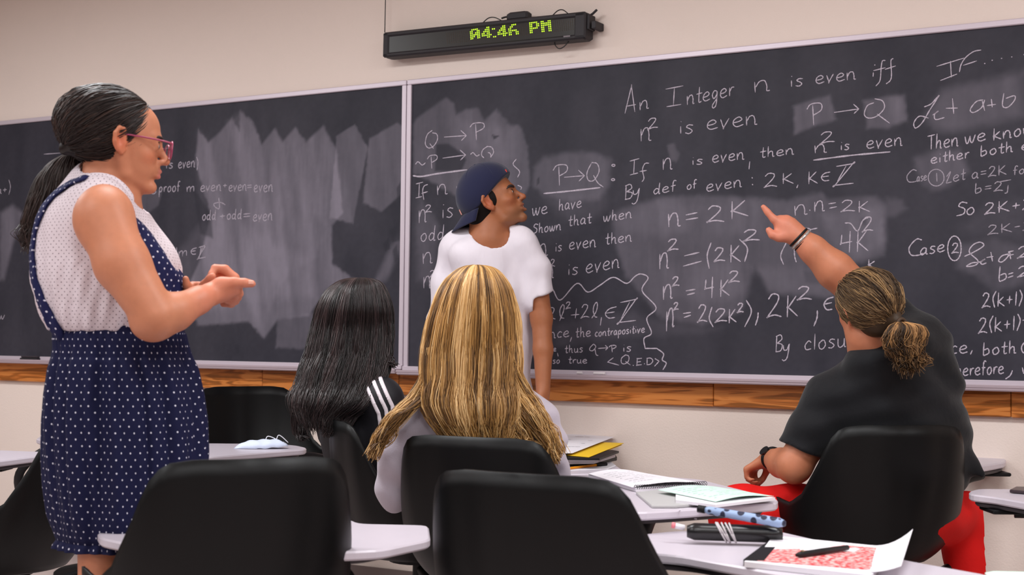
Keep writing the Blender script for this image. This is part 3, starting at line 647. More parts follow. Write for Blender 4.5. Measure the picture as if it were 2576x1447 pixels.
# ------------------------------------------------------------------ LED message sign above the boards
def build_sign():
    M_case = mat('sign_case', lin((40, 36, 40)), 0.6, bump=(200, .2, .001))
    M_win = mat('sign_window', lin((30, 24, 20)), 0.3, spec=.4)
    M_lit = mat('led_lit', lin((170, 220, 20)), 0.5, emit=(0.55, 0.98, 0.03), estr=1.35)
    M_off = mat('led_unlit', lin((66, 46, 22)), 0.5)
    M_cable = mat('sign_cable', lin((30, 26, 26)), 0.5)
    OFF = .088         # front face distance from the wall
    sL, zL = wall_sz(962, 113, OFF); sR, zR = wall_sz(1472, 62, OFF)
    # long axis follows the wall; the case hangs level
    zc = (zL + zR) / 2; tilt = (zR - zL) / (sR - sL)
    hh = .5 * (wall_sz(964, 82, OFF)[1] - wall_sz(964, 145, OFF)[1])
    root = empty('led_sign', wall_pt((sL + sR) / 2, zc, 0)); tag(root, 'long black LED message sign showing A4:46 PM in yellow-green dots above the chalkboards', 'sign')
    def W(u, v, off): # u along 0..Ls, v -1..1 half heights
        return wall_pt(sL + u, zL + tilt * u + v * hh, off)
    Ls = sR - sL
    tv = np.array([math.cos(WA), -math.sin(WA), tilt]); tv /= np.linalg.norm(tv)
    nv = np.array([math.sin(WA), math.cos(WA), 0]); uv = np.cross(tv, nv); uv = uv if uv[2] > 0 else -uv
    Rs = np.stack([tv, nv, uv], 1)
    def sb(mb, u0, u1, v0, v1, o0, o1, bev=0):
        c = (W(u0, (v0 + v1) / 2, (o0 + o1) / 2) + W(u1, (v0 + v1) / 2, (o0 + o1) / 2)) / 2
        mb.box(c, (u1 - u0, o1 - o0, (v1 - v0) * hh), Rs, bev)
    mb = MB(); sb(mb, 0, Ls, -1, 1, OFF - .075, OFF - .008, .008); mb.build('case', M_case, root)
    mb = MB(); sb(mb, 0, Ls, .62, 1, OFF - .02, OFF, .006); sb(mb, 0, Ls, -1, -.64, OFF - .02, OFF, .006)
    sb(mb, 0, .03, -1, 1, OFF - .02, OFF, .006); sb(mb, Ls - .05, Ls, -1, 1, OFF - .02, OFF, .006); mb.build('bezel', M_case, root)
    mb = MB(); sb(mb, .03, Ls - .05, -.64, .62, OFF - .012, OFF - .007); mb.build('display_window', M_win, root)
    # dot matrix
    glyphs = {
     'A': ['.1111.', '11..11', '11.111', '111111', '111.11', '11..11'],
     '4': ['..11..', '.111..', '1111..', '1.11..', '111111', '..11..'],
     '6': ['..111', '.11..', '11...', '11111', '11.11', '11.11'],
     'P': ['11111.', '11..11', '11..11', '11111.', '11....', '11....'],
     'M': ['11..11', '111111', '111111', '11..11', '11..11', '11..11']}
    pats = [ # px of the top-left dot, of the top-right dot, of the bottom-left dot, pattern rows (read off the display)
     ((1183, 76), (1204.5, 72.5), (1185, 98), ['.1111.', '11..11', '11.111', '111111', '111.11', '11..11']),
     ((1212, 71), (1233.5, 68), (1214, 95), ['...11.', '..111.', '.1111.', '11.11.', '111111', '...11.']),
     ((1239, 73), (1243.5, 72.5), (1242, 92.5), ['11', '..', '..', '..', '11']),
     ((1252, 67.5), (1273.5, 64.5), (1254, 91), ['...11.', '..111.', '.1111.', '11.11.', '111111', '...11.']),
     ((1279, 64), (1301, 61), (1281.5, 87.5), ['..111.', '.11...', '11....', '11111.', '11..11', '11..11']),
     ((1332.5, 58), (1354, 55), (1334.5, 82), ['11111.', '11..11', '11..11', '11111.', '11....', '11....']),
     ((1361.5, 54.5), (1383.5, 52), (1364, 79), ['11..11', '111111', '111111', '11..11', '11..11', '11..11'])]
    def dotgrid(lst, r, off):
        mb = MB()
        for px, py in lst:
            c = onwall(px, py, off)
            ring = [c + r * (math.cos(a) * tv + math.sin(a) * uv) for a in np.linspace(0, 2 * PI, 8, endpoint=False)]
            tip = c - nv * r * .6
            mb.add(ring + [tip], [(i, (i + 1) % 8, 8) for i in range(8)] )
        return mb
    for (a, b, c, rows) in pats:
        lst = []; nr = len(rows); nc = len(rows[0])
        for i, rw in enumerate(rows):
            for j, ch in enumerate(rw):
                if ch != '1': continue
                fx = j / max(nc - 1, 1); fy = i / (nr - 1)
                lst.append((a[0] + (b[0] - a[0]) * fx + (c[0] - a[0]) * fy, a[1] + (b[1] - a[1]) * fx + (c[1] - a[1]) * fy))
        o = dotgrid(lst, .0029, OFF - .007).build('lit_character', M_lit, root); o['kind'] = 'stuff'
    lst = []
    for i in range(62):
        for j in range(7):
            px = 1124 + i * 5.35 ; top = 80.5 - (px - 1124) * .1115
            lst.append((px + j * .35, top + 3.4 + j * 4.2))
    o = dotgrid(lst, .0020, OFF - .0071).build('unlit_dots', M_off, root); o['kind'] = 'stuff'
    # maker plate, mounting box, bracket and cables
    mb = MB(); p0 = onwall(1426, 91.5, OFF + .001); mb.box(p0, (.03, .002, .006), Rs); mb.build('name_plate', mat('plate', lin((120, 110, 116)), .5), root)
    def rod(pts, r, nm='cable'):
        mb = MB(); mb.tube(spline(pts, 6), r, 6); return mb.build(nm, M_cable, root, smooth=True)
    mb = MB()
    c = (onwall(1306, 42, OFF - .04)); mb.box(c, (.10, .045, .035), Rs, .008)
    mb.build('mounting_box', M_case, root)
    c = onwall(1484, 58, OFF - .04)
    mb = MB(); mb.box(c, (.022, .05, .06), Rs, .002); mb.tube([c + uv * .03, c + uv * .036 + tv * .012, c + uv * .05 + tv * .03], .005, 8); mb.build('bracket', M_case, root)
    c2 = wall_pt(wall_sz(1484, 58, .1)[0], wall_sz(1484, 58, .1)[1], .035); mb = MB(); mb.box(c2, (.02, .07, .03), RW, .002); mb.build('wall_bracket', M_case, root)
    s_, z_ = wall_sz(1000, 90, .1); mb = MB(); mb.box(wall_pt(s_, z_, .0205), (.02, .04, .03), RW, .002); mb.build('wall_bracket', M_case, root)
    rod([onwall(1212, 60, OFF - .03), onwall(1228, 46, OFF - .02), onwall(1244, 44, OFF - .02), onwall(1262, 52, OFF - .03)], .0022)
    rod([onwall(1390, 39, OFF - .03), onwall(1403, 27, OFF - .02), onwall(1416, 25, OFF - .02), onwall(1430, 35, OFF - .03)], .0022)
    rod([onwall(1396, 100, OFF - .03), onwall(1396, 112, OFF - .02), onwall(1405, 122, OFF - .02), onwall(1418, 118, OFF - .02), onwall(1436, 98, OFF - .03)], .0022)
    rod([onwall(1262, 46, OFF - .03), onwall(1272, 43, OFF - .03), onwall(1286, 41, OFF - .03)], .004, 'cable')
    p = onwall(968, 82, OFF - .04)
    top = wall_pt(wall_sz(971, 0, OFF - .04)[0], CEIL, OFF - .04)
    rod([p, p * .5 + top * .5, top], .0022, 'hanging_wire')
build_sign()
# ------------------------------------------------------------------ tablet-arm chairs
M_shell = mat('black_plastic', lin((8, 8, 9)), 0.42, spec=0.22, bump=(900, .25, .0006))
M_black = mat('black_metal', lin((15, 14, 16)), 0.5, spec=.3)
M_tab = mat('tablet_laminate', lin((203, 194, 204)), 0.35, noise=(30, .012))
M_under = mat('tablet_underside', lin((62, 56, 60)), 0.6)
M_rivet = mat('rivet', lin((190, 175, 140)), 0.3, metal=.8)
TH = [0, 25, 36, 42, 50, 60, 70, 85, 100, 112, 125, 140, 180]
HH = [.43, .43, .422, .385, .30, .222, .19, .20, .195, .15, .03, -.03, -.045]
RR = [.285, .298, .318, .32, .312, .302, .296, .29, .285, .27, .25, .24, .235]
RS = [.20, .20, .20, .20, .20, .20, .20, .20, .20, .20, .20, .20, .20]
def shell_geom():
    NA, NT = 96, 26
    V = []; F = []
    for i in range(NA):
        th = 360.0 * i / NA; d = th if th <= 180 else 360 - th
        h = np.interp(d, TH, HH); rr = np.interp(d, TH, RR); rs = .19
        a = math.radians(th)
        for j in range(NT + 1):
            t = j / NT
            if t < .45:
                u = t / .45; r = rs * u; z = .40 + .012 * u * u - .01 * math.cos(a) * 0
            else:
                s = (t - .45) / .55
                r = rs + (rr - rs) * (1 - (1 - s) ** 2.0) ; z = .412 + (h - .012) * (s ** 1.25 if h > 0 else s ** 2)
            # x to the right, back towards -y
            V.append((r * math.sin(a), -r * math.cos(a), z))
    for i in range(NA):
        k = (i + 1) % NA
        for j in range(NT):
            F.append((i * (NT + 1) + j, i * (NT + 1) + j + 1, k * (NT + 1) + j + 1, k * (NT + 1) + j))
    return V, F
SHELL_V, SHELL_F = shell_geom()
def make_shell_mesh():
    me = bpy.data.meshes.new('seat_shell'); me.from_pydata(SHELL_V, [], SHELL_F)
    me.update(); me.polygons.foreach_set('use_smooth', [True] * len(me.polygons)); me.materials.append(M_shell); return me
SHELL_ME = make_shell_mesh()
def simple_mesh(build, name, material, smooth=False):
    mb = MB(); build(mb); me = bpy.data.meshes.new(name); me.from_pydata(mb.v, [], mb.f); me.update()
    if smooth: me.polygons.foreach_set('use_smooth', [True] * len(me.polygons))
    me.materials.append(material); return me
POST_ME = simple_mesh(lambda b: (b.tube([(0, 0, .10), (0, 0, .24), (0, 0, .30), (0, 0, .40)], [.035, .035, .026, .026], 16), b.tube([(0, 0, .385), (0, 0, .402)], .10, 20)), 'seat_post', M_black, False)
LEG_ME = simple_mesh(lambda b: b.tube(spline([(0, .02, .12), (0, .12, .11), (0, .24, .085), (0, .29, .06)], 5), [.020] * 15 + [.014], 8), 'base_leg', M_black, True)
CAST_ME = simple_mesh(lambda b: (b.tube([(-.017, .29, .027), (.017, .29, .027)], .026, 14), b.box((0, .29, .052), (.012, .03, .02))), 'caster', M_black)
RIV_ME = simple_mesh(lambda b: b.tube([(0, -.262, .45), (0, -.268, .451)], .007, 10), 'rivet', M_rivet)
def link_child(name, me, parent, M=None):
    o = bpy.data.objects.new(name, me); col.objects.link(o); o.parent = parent
    if M is not None: o.matrix_local = M
    return o
def px_poly_world(poly, z): return [onz(x, y, z) for x, y in poly]
def rounded(poly, r=.012):
    out = []; n = len(poly)
    for i in range(n):
        p0, p, p1 = (np.array(poly[i - 1][:2]), np.array(poly[i][:2]), np.array(poly[(i + 1) % n][:2]))
        a = p0 - p; b = p1 - p; ra = min(r, np.linalg.norm(a) * .4); rb = min(r, np.linalg.norm(b) * .4)
        A = p + a / np.linalg.norm(a) * ra; B = p + b / np.linalg.norm(b) * rb
        for t in (0, .33, .67, 1): out.append(tuple((1 - t) ** 2 * A + 2 * t * (1 - t) * p + t * t * B))
    return out
def make_chair(label, px, Z, az, tab=None, tabz=.64, zs=1.0, xs=1.0, top=True, arm_side=1, group='black tablet-arm chairs'):
    """px, Z: pixel column and depth of the top centre of the back; az: azimuth the sitter would face"""
    f = np.array([math.cos(math.radians(az)), math.sin(math.radians(az)), 0])
    p = at(px, 900, Z); p[2] = 0; p = p + f * .285
    root = empty('tablet_arm_chair', p, math.radians(az - 90)); tag(root, label, 'chair', group)
    sh = link_child('seat_shell', SHELL_ME, root)
    if zs != 1 or xs != 1: sh.scale = (xs, 1, zs)
    md = sh.modifiers.new('thick', 'SOLIDIFY'); md.thickness = .007; md.offset = 0
    link_child('seat_post', POST_ME, root); link_child('rivet', RIV_ME, root)
    for k in range(5):
        R = Matrix.Rotation(2 * PI * k / 5 + .3, 4, 'Z')
        link_child('base_leg', LEG_ME, root, R); link_child('caster', CAST_ME, root, R)
    if tab:
        W = px_poly_world(tab, tabz); poly = rounded([(w[0], w[1]) for w in W], .03)
        # counter clockwise
        ar = sum(poly[i][0] * poly[(i + 1) % len(poly)][1] - poly[(i + 1) % len(poly)][0] * poly[i][1] for i in range(len(poly)))
        if ar < 0: poly = poly[::-1]
        mb = MB(); mb.prism(poly, tabz - .020, tabz, None, .004); mb.build('tablet', M_tab, root)
        c = np.mean(poly, axis=0); inn = [tuple(c + (np.array(q) - c) * .86) for q in poly]
        mb = MB(); mb.prism(inn, tabz - .034, tabz - .0205, None, .004); mb.build('tablet_underside', M_under, root)
        # arm from under the seat up to the tablet
        rt = np.array([f[1], -f[0], 0]) * arm_side
        c3 = np.array([c[0], c[1], tabz - .045]); s0 = p + np.array([0, 0, .36])
        side = p + rt * .335 + np.array([0, 0, .40])
        side2 = p + rt * .345 + f * .10 + np.array([0, 0, .52])
        mb = MB(); mb.tube(spline([s0, p + rt * .20 + np.array([0, 0, .345]), side, side2, c3 * .45 + side2 * .55 + np.array([0, 0, .05]), c3], 6), .018, 10); mb.build('tablet_arm', M_black, root, smooth=True)
        mb = MB(); mb.box(c3 + np.array([0, 0, .004]), (.16, .12, .012), None, .003); mb.build('tablet_bracket', M_black, root)
    return root
T1 = [(-260, 1126), (0, 1133), (160, 1139), (112, 1146), (0, 1160), (-270, 1200)]
T2 = [(90, 1104), (104, 1096), (200, 1092), (330, 1098), (340, 1116), (120, 1112)]
T3 = [(440, 1115), (690, 1117), (745, 1121), (772, 1127), (768, 1131), (690, 1137), (520, 1151), (440, 1151)]
T4 = [(243, 1336), (262, 1325), (330, 1316), (880, 1307), (905, 1318), (1078, 1322), (1083, 1358), (960, 1384), (860, 1389), (330, 1370), (252, 1354)]
T5 = [(1240, 1152), (1520, 1158), (1545, 1168), (1573, 1186), (1555, 1191), (1240, 1196)]
T6 = [(1480, 1200), (1600, 1194), (1760, 1206), (1958, 1256), (1955, 1266), (1700, 1284), (1600, 1290), (1480, 1280)]
T7 = [(1560, 1350), (1700, 1336), (1950, 1335), (2290, 1412), (2500, 1450), (2540, 1570), (2100, 1472), (1900, 1432), (1710, 1398), (1560, 1385)]
T8 = [(2380, 1150), (2470, 1145), (2512, 1149), (2532, 1156), (2527, 1163), (2470, 1172), (2380, 1180)]
T9 = [(2436, 1237), (2462, 1230), (2576, 1231), (2720, 1236), (2720, 1290), (2576, 1264), (2500, 1251), (2440, 1244)]
ch_A = make_chair('black chair seen from its front, face mask on its tablet, behind the standing woman', 612, 5.95, -55, T3, .66, zs=1.055, arm_side=-1)
ch_H = make_chair('black chair hidden behind the polka dot dress, only its tablet tip shows', 300, 6.25, -80, T2, .66, arm_side=1)
ch_B = make_chair('black chair seen from the side at the left edge of the photo', 238, 4.15, 172, T1, .66, arm_side=-1)
ch_D = make_chair('empty black chair in front of the woman in the dotted dress, back towards the viewer', 651, 2.80, 117, T4, .645, zs=1.022, xs=.94)
ch_E = make_chair('empty black chair nearest the middle, red notebook on its tablet', 1310, 2.75, 62, T7, .64)
ch_F = make_chair('black chair with the blonde woman sitting in it', 1180, 3.74, 66, T6, .69)
ch_G = make_chair('black chair with the pointing man in the black shirt sitting in it', 2275, 4.22, 102, T8, .70, zs=1.018)
ch_K = make_chair('black chair with the dark-haired woman in the striped jacket sitting in it', 840, 4.45, 16, T5, .66)
ch_J = make_chair('chair beyond the right edge, only its white tablet with a dark phone shows', 3060, 3.5, 95, T9, .66, arm_side=1)

# ------------------------------------------------------------------ things on the tablets
def flat_poly(name, poly_px, z, th, material, parent=None, bev=0.0):
    W = px_poly_world(poly_px, z + th); poly = [(w[0], w[1]) for w in W]
    ar = sum(poly[i][0] * poly[(i + 1) % len(poly)][1] - poly[(i + 1) % len(poly)][0] * poly[i][1] for i in range(len(poly)))
    if ar < 0: poly = poly[::-1]
    mb = MB(); mb.prism(poly, z, z + th, None, bev); return mb.build(name, material, parent)
def sheet(name, corners, material, parent=None, hf=None, nu=14, nv=10, th=.0008):
    """four world corners (u0v0,u1v0,u1v1,u0v1), height function hf(u,v) in metres"""
    a, b, c, d = [np.asarray(q, float) for q in corners]; V = []
    for i in range(nu + 1):
        for j in range(nv + 1):
            u, v = i / nu, j / nv
            p = (a * (1 - u) + b * u) * (1 - v) + (d * (1 - u) + c * u) * v
            if hf: p = p + np.array([0, 0, hf(u, v)])
            V.append(p)
    V = np.array(V); n = len(V); V2 = V - np.array([0, 0, th]); I = np.arange(n).reshape(nu + 1, nv + 1)
    F = np.stack([I[:-1, :-1], I[1:, :-1], I[1:, 1:], I[:-1, 1:]], -1).reshape(-1, 4); F2 = F[:, ::-1] + n
    edge = list(I[:, 0]) + list(I[-1, 1:]) + list(I[::-1, -1][1:]) + list(I[0, ::-1][1:-1]); S = [(edge[(k + 1) % len(edge)], edge[k], edge[k] + n, edge[(k + 1) % len(edge)] + n) for k in range(len(edge))]
    return mesh_np(name, np.vstack([V, V2]), np.vstack([F, F2, np.array(S)]), material, parent, smooth=False)
M_paper = mat('white_paper', lin((230, 226, 232)), 0.8)
M_mint = mat('mint_paper', lin((200, 232, 216)), 0.8)
M_grey = mat('grey_cover', lin((178, 176, 176)), 0.6)
M_yellow = mat('yellow_folder', lin((240, 196, 30)), 0.6)
M_ink = mat('ink', lin((110, 108, 118)), 0.8)
M_orange = mat('pencil_orange', lin((238, 150, 20)), 0.4)
def corners_px(q, z): return [onz(x, y, z) for x, y in q]
def print_lines(parent, q, z, rows, hf=None, wid=.0012, dens=.8, name='printed_lines'):
    """rows of thin printed text bars on a sheet"""
    a, b, c, d = corners_px(q, z); mb = MB()
    for r in range(rows):
        v = .14 + .72 * r / max(rows - 1, 1); u = .12
        while u < .82:
            L_ = random.uniform(.03, .1); u2 = min(u + L_, .88)
            P = []
            for (uu, vv) in ((u, v - wid * 6), (u2, v - wid * 6), (u2, v + wid * 6), (u, v + wid * 6)):
                p = (a * (1 - uu) + b * uu) * (1 - vv) + (d * (1 - uu) + c * uu) * vv
                P.append(p + np.array([0, 0, .0006 + (hf(uu, vv) if hf else 0)]))
            mb.add(P, [(0, 1, 2, 3)])
            u = u2 + random.uniform(.01, .03) + (random.random() > dens) * .2
    o = mb.build(name, M_ink, parent); o['kind'] = 'stuff'; return o

# face mask on the tablet behind the woman
def build_mask():
    M_m = mat('mask_fabric', lin((212, 222, 244)), 0.85, bump=(300, .3, .001)); M_w = mat('mask_white', lin((244, 242, 248)), 0.85)
    z = .661; c = onz(657, 1128, z); ux = onz(725, 1128, z) - onz(590, 1128, z); L_ = np.linalg.norm(ux); ux /= L_; uy = np.array([-ux[1], ux[0], 0])
    root = empty('face_mask', c); tag(root, 'crumpled pale blue and white disposable face mask on the tablet behind the woman', 'mask')
    nu, nv = 24, 10; V = []
    for i in range(nu + 1):
        for j in range(nv + 1):
            u = i / nu * 2 - 1; v = j / nv * 2 - 1
            w = .038 * (1 - .55 * abs(u) ** 3)
            h = .004 + .028 * (1 - u ** 4) * (1 - v * v) ** .5 + .003 * math.sin(v * 14) * (1 - abs(u)) + .002 * math.sin(u * 13 + v * 4) + .006 * u
            V.append(c + ux * u * L_ * .5 + uy * v * w + np.array([0, 0, max(h, .001)]))
    I = np.arange((nu + 1) * (nv + 1)).reshape(nu + 1, nv + 1)
    F = np.stack([I[:-1, :-1], I[1:, :-1], I[1:, 1:], I[:-1, 1:]], -1).reshape(-1, 4)
    h = nv // 2
    o = mesh_np('mask_body', np.array(V), F, M_m, root)
    o.modifiers.new('t', 'SOLIDIFY').thickness = .0015
    for s0, s1, k in ((.15, .75, 1), (.55, 1.0, 1.25)):
        a = c + ux * s0 * L_ * .5 + uy * .012 + np.array([0, 0, .028]); b = c + ux * s1 * L_ * .5 + uy * .02 + np.array([0, 0, .02]); mb = MB()
        mb.tube(spline([a, a + np.array([0, 0, .016 * k]) + ux * .008, (a + b) / 2 + np.array([0, 0, .014 * k]), b], 6), .0016, 6); mb.build('ear_loop', M_w, root, smooth=True)
    mb = MB(); mb.tube([c - ux * L_ * .42 + uy * .036 + np.array([0, 0, .012]), c + uy * .037 + np.array([0, 0, .016]), c + ux * L_ * .42 + uy * .03 + np.array([0, 0, .02])], .0028, 6); mb.build('nose_wire', M_w, root, smooth=True)
build_mask()

# stack on the tablet right of the blonde woman
z = .661
p = flat_poly('ring_binder', [(1380, 1142), (1548, 1142), (1552, 1149), (1498, 1161), (1380, 1161)], z, .014, M_black, None, .002); tag(p, 'black ring binder at the bottom of the stack right of the blonde woman', 'binder')
p = flat_poly('paper_stack', [(1390, 1138), (1530, 1134), (1548, 1139), (1494, 1155), (1390, 1157)], z + .014, .016, M_paper); tag(p, 'thick pad of white sheets between the black binder and the yellow folder', 'papers')
p = flat_poly('document_sleeve', [(1400, 1139), (1540, 1132), (1557, 1135), (1508, 1153), (1400, 1152)], z + .031, .007, M_black, None, .001); tag(p, 'black document sleeve under the yellow folder', 'sleeve')
yz = z + .039
y_f = empty('yellow_folder', onz(1480, 1130, yz)); tag(y_f, 'bright yellow folder slanting out of the stack right of the blonde woman', 'folder')
flat_poly('cover', [(1425, 1145), (1500, 1112), (1569, 1115), (1482, 1150)], yz, .0015, M_yellow, y_f)
flat_poly('cover', [(1427, 1146), (1500, 1115), (1565, 1119), (1484, 1152)], yz - .004, .0015, M_yellow, y_f)
hz = yz + .006
q = [(1330, 1082), (1546, 1100), (1500, 1108), (1330, 1150)]
wp = empty('white_sheet', onz(1450, 1110, hz)); tag(wp, 'loose white sheet lying on top of the yellow folder', 'paper')
qq = [(1330, 1088), (1545, 1101), (1440, 1142), (1330, 1150)]
sheet('paper', corners_px(qq, hz), M_paper, wp, lambda u, v: .004 * math.sin(u * 2.5)); print_lines(wp, qq, hz, 5, lambda u, v: .004 * math.sin(u * 2.5) + .001, .0006, .5)
pn = empty('mechanical_pencil', onz(1460, 1174, z)); tag(pn, 'orange pencil with a black grip in front of the paper stack', 'pencil')
a = onz(1395, 1183, z + .006); b = onz(1500, 1170, z + .006); e = onz(1526, 1168, z + .007)
mb = MB(); mb.tube([a, b], .0042, 6); mb.build('barrel', M_orange, pn)
mb = MB(); mb.tube([b, b * .5 + e * .5, e], [.006, .008, .0055], 8); mb.build('grip', M_black, pn)
sn = flat_poly('spiral_pad', [(1425, 1166), (1535, 1160), (1550, 1172), (1530, 1180), (1425, 1184)], z - .0005, .002, M_paper); tag(sn, 'white wire-bound pad under the orange pencil', 'notepad')

# T6: open spiral notebook, grey folder, mint sheet
z = .691
sb_ = empty('spiral_notebook', onz(1640, 1215, z)); tag(sb_, 'open spiral notebook with white pages left of the mint green sheet', 'notebook')
q = [(1480, 1193), (1620, 1190), (1778, 1216), (1600, 1228)]
flat_poly('page_block', q, z, .010, M_paper, sb_)
hf = lambda u, v: .012 * math.sin(u * 3.1) * (1 - .3 * v)
sheet('page', corners_px([(1480, 1192), (1616, 1190), (1770, 1216), (1590, 1226)], z + .012), M_paper, sb_, hf); print_lines(sb_, [(1490, 1194), (1612, 1192), (1740, 1214), (1590, 1222)], z + .0125, 8, hf, .0006)
a = onz(1598, 1226, z + .012); b = onz(1778, 1216, z + .012)
mb = MB(); ts = np.linspace(0, 32 * 2 * PI, 32 * 9)
ax = (b - a) / np.linalg.norm(b - a); nx = np.array([-ax[1], ax[0], 0])
mb.tube([a + (b - a) * (t / ts[-1]) + 0.0052 * (math.cos(t) * nx + math.sin(t) * np.array([0, 0, 1.])) for t in ts], .0009, 5); mb.build('wire_spiral', M_black, sb_, smooth=True)
gp = flat_poly('grey_folder', [(1600, 1238), (1660, 1232), (1840, 1250), (1830, 1262), (1700, 1272), (1640, 1272)], z, .006, M_grey, None, .001); tag(gp, 'grey folder under the mint green sheet on the tablet', 'folder')
st_ = flat_poly('paper_stack', [(1700, 1232), (1760, 1226), (1950, 1252), (1800, 1270), (1700, 1258)], z + .006, .007, M_paper); tag(st_, 'thin stack of white sheets right under the mint green sheet', 'papers')
ms = empty('mint_sheet', onz(1800, 1240, z + .02)); tag(ms, 'mint green printed sheet lying on top of the stack on the tablet', 'paper')
q = [(1655, 1234), (1800, 1224), (1947, 1248), (1800, 1264)]
hf = lambda u, v: .008 * math.sin(u * 3.0 + .2)
sheet('paper', corners_px(q, z + .014), M_mint, ms, hf); print_lines(ms, q, z + .0145, 9, hf, .0006, .6)
wr = empty('white_cable', onz(1700, 1290, z)); tag(wr, 'thin white cable end hanging over the tablet edge behind the pens', 'cable')
mb = MB(); mb.tube(spline([onz(1712, 1283, z + .004), onz(1706, 1290, z - .02), onz(1722, 1300, z - .03), onz(1752, 1306, z - .03)], 6), .0016, 6); mb.build('wire', M_paper, wr, smooth=True)

# T7: pencil cases, notebook, pen
z = .641
M_blue = mat('patterned_case', lin((176, 196, 226)), 0.45)
nt = M_blue.node_tree; v = nt.nodes.new('ShaderNodeTexVoronoi'); v.inputs['Scale'].default_value = 52
tcn = nt.nodes.new('ShaderNodeTexCoord'); nt.links.new(tcn.outputs['Object'], v.inputs['Vector'])
cr = nt.nodes.new('ShaderNodeValToRGB'); cr.color_ramp.elements[0].position = .40; cr.color_ramp.elements[0].color = lin((30, 34, 60)) + (1,); cr.color_ramp.elements[1].position = .46; cr.color_ramp.elements[1].color = lin((150, 172, 208)) + (1,)
nt.links.new(v.outputs['Distance'], cr.inputs['Fac']); nt.links.new(cr.outputs['Color'], nt.nodes['Principled BSDF'].inputs['Base Color'])
Zp = 3.02
bc = empty('patterned_glasses_case', at(1870, 1305, Zp)); tag(bc, 'slim pale blue case with dark spots leaning on the black case', 'case')
P0, P1 = at(1768, 1282, 3.18), at(1976, 1318, 3.10)
mb = MB(); ts = np.linspace(0, 1, 14); mb.tube([P0 * (1 - t) + P1 * t for t in ts], [.004] + [.0090 + .0020 * t for t in ts[1:-1]] + [.006], 14); mb.build('case_body', M_blue, bc, smooth=True)
mb = MB(); mb.tube([P0 * 1.06 - P1 * .06, P0 * .97 + P1 * .03], .0085, 12); mb.build('end_cap', M_black, bc, smooth=True)
bk = empty('black_pencil_case', onz(1840, 1350, z)); tag(bk, 'long black pencil case with a grey cable wound around it', 'case')
Q0, Q1 = at(1728, 1337, 3.155), at(1968, 1345, 3.135)
mb = MB(); mb.tube([Q0 * (1 - t) + Q1 * t for t in ts], [.013] + [.0190] * 12 + [.015], 16); mb.build('case_body', mat('glossy_black', lin((24, 22, 24)), .28), bk, smooth=True)
M_cab = mat('earphone_cable', lin((196, 188, 190)), .5); mb = MB()
d = (Q1 - Q0) / np.linalg.norm(Q1 - Q0); e1 = np.cross(d, [0, 0, 1]); e1 /= np.linalg.norm(e1); e2 = np.cross(d, e1)
for k, (tt, sl) in enumerate(((.36, .012), (.385, .014), (.41, .010), (.46, .012), (.48, .008))):
    c = Q0 + (Q1 - Q0) * tt
    mb.tube([c + .0208 * (math.cos(a) * e1 + math.sin(a) * e2) + d * sl * math.sin(a) for a in np.linspace(0, 2 * PI, 20)], .0021, 6)
mb.build('wound_cable', M_cab, bk, smooth=True)
pk = empty('pink_marker', onz(1700, 1330, z)); tag(pk, 'white and pink marker end poking out left of the black case', 'pen')
mb = MB(); mb.tube([at(1694, 1322, 3.16), at(1722, 1328, 3.16)], .0062, 10); mb.build('barrel', M_paper, pk, smooth=True)
mb = MB(); mb.tube([at(1690, 1321, 3.16), at(1698, 1323, 3.16)], .0066, 10); mb.build('cap', mat('pink', lin((236, 130, 140)), .5), pk, smooth=True)

nb = empty('composition_notebook', onz(2060, 1400, z)); tag(nb, 'red marbled composition notebook with a black spine and curling white page', 'notebook')
M_red = mat('marbled_cover', lin((226, 92, 96)), .5)
nt = M_red.node_tree; n_ = nt.nodes.new('ShaderNodeTexNoise'); n_.inputs['Scale'].default_value = 95; n_.inputs['Detail'].default_value = 2
tcn = nt.nodes.new('ShaderNodeTexCoord'); nt.links.new(tcn.outputs['Object'], n_.inputs['Vector'])
cr = nt.nodes.new('ShaderNodeValToRGB'); cr.color_ramp.elements[0].position = .42; cr.color_ramp.elements[0].color = lin((214, 46, 56)) + (1,); cr.color_ramp.elements[1].position = .58; cr.color_ramp.elements[1].color = lin((248, 188, 184)) + (1,)
nt.links.new(n_.outputs['Fac'], cr.inputs['Fac']); nt.links.new(cr.outputs['Color'], nt.nodes['Principled BSDF'].inputs['Base Color'])
flat_poly('page_block', [(1872, 1413), (1948, 1357), (2236, 1384), (2200, 1440), (2190, 1447)], z, .011, M_paper, nb)
q = [(1900, 1410), (1955, 1358), (2228, 1380), (2188, 1433)]
sheet('cover', corners_px(q, z + .0125), M_red, nb, None, th=.001)
sheet('spine', corners_px([(1870, 1408), (1944, 1353), (1966, 1358), (1922, 1411)], z + .0128), M_black, nb, None, th=.0128)
wq = corners_px([(1945, 1352), (2246, 1378), (2205, 1443), (1900, 1408)], z + .0108)
sheet('back_page', [wq[0], wq[1] + (wq[1] - wq[0]) * .16, wq[2] + (wq[2] - wq[3]) * .19, wq[3]], M_paper, nb, lambda u, v: max(0, u - .72) ** 2 * .55 * (1 - .55 * v) + (.004 * (1 - u) * (1 - v)), 24, 10)
a, b, c, d_ = corners_px(q, z + .0128)
sheet('title_label', [a * .62 + b * .38 + (d_ - a) * -.0 , a * .25 + b * .75, (a * .25 + b * .75) * .7 + (d_ * .25 + c * .75) * .3, (a * .62 + b * .38) * .7 + (d_ * .62 + c * .38) * .3], M_paper, nb, None, 2, 2, .0002) if False else None
lq = corners_px([(2012, 1384), (2150, 1388), (2165, 1380), (2018, 1374)], z + .0130); sheet('title_label', lq, M_paper, nb, None, 2, 2, .0002)
pe = empty('ballpoint_pen', onz(2070, 1390, z + .02)); tag(pe, 'black ballpoint pen lying across the red marbled notebook', 'pen')
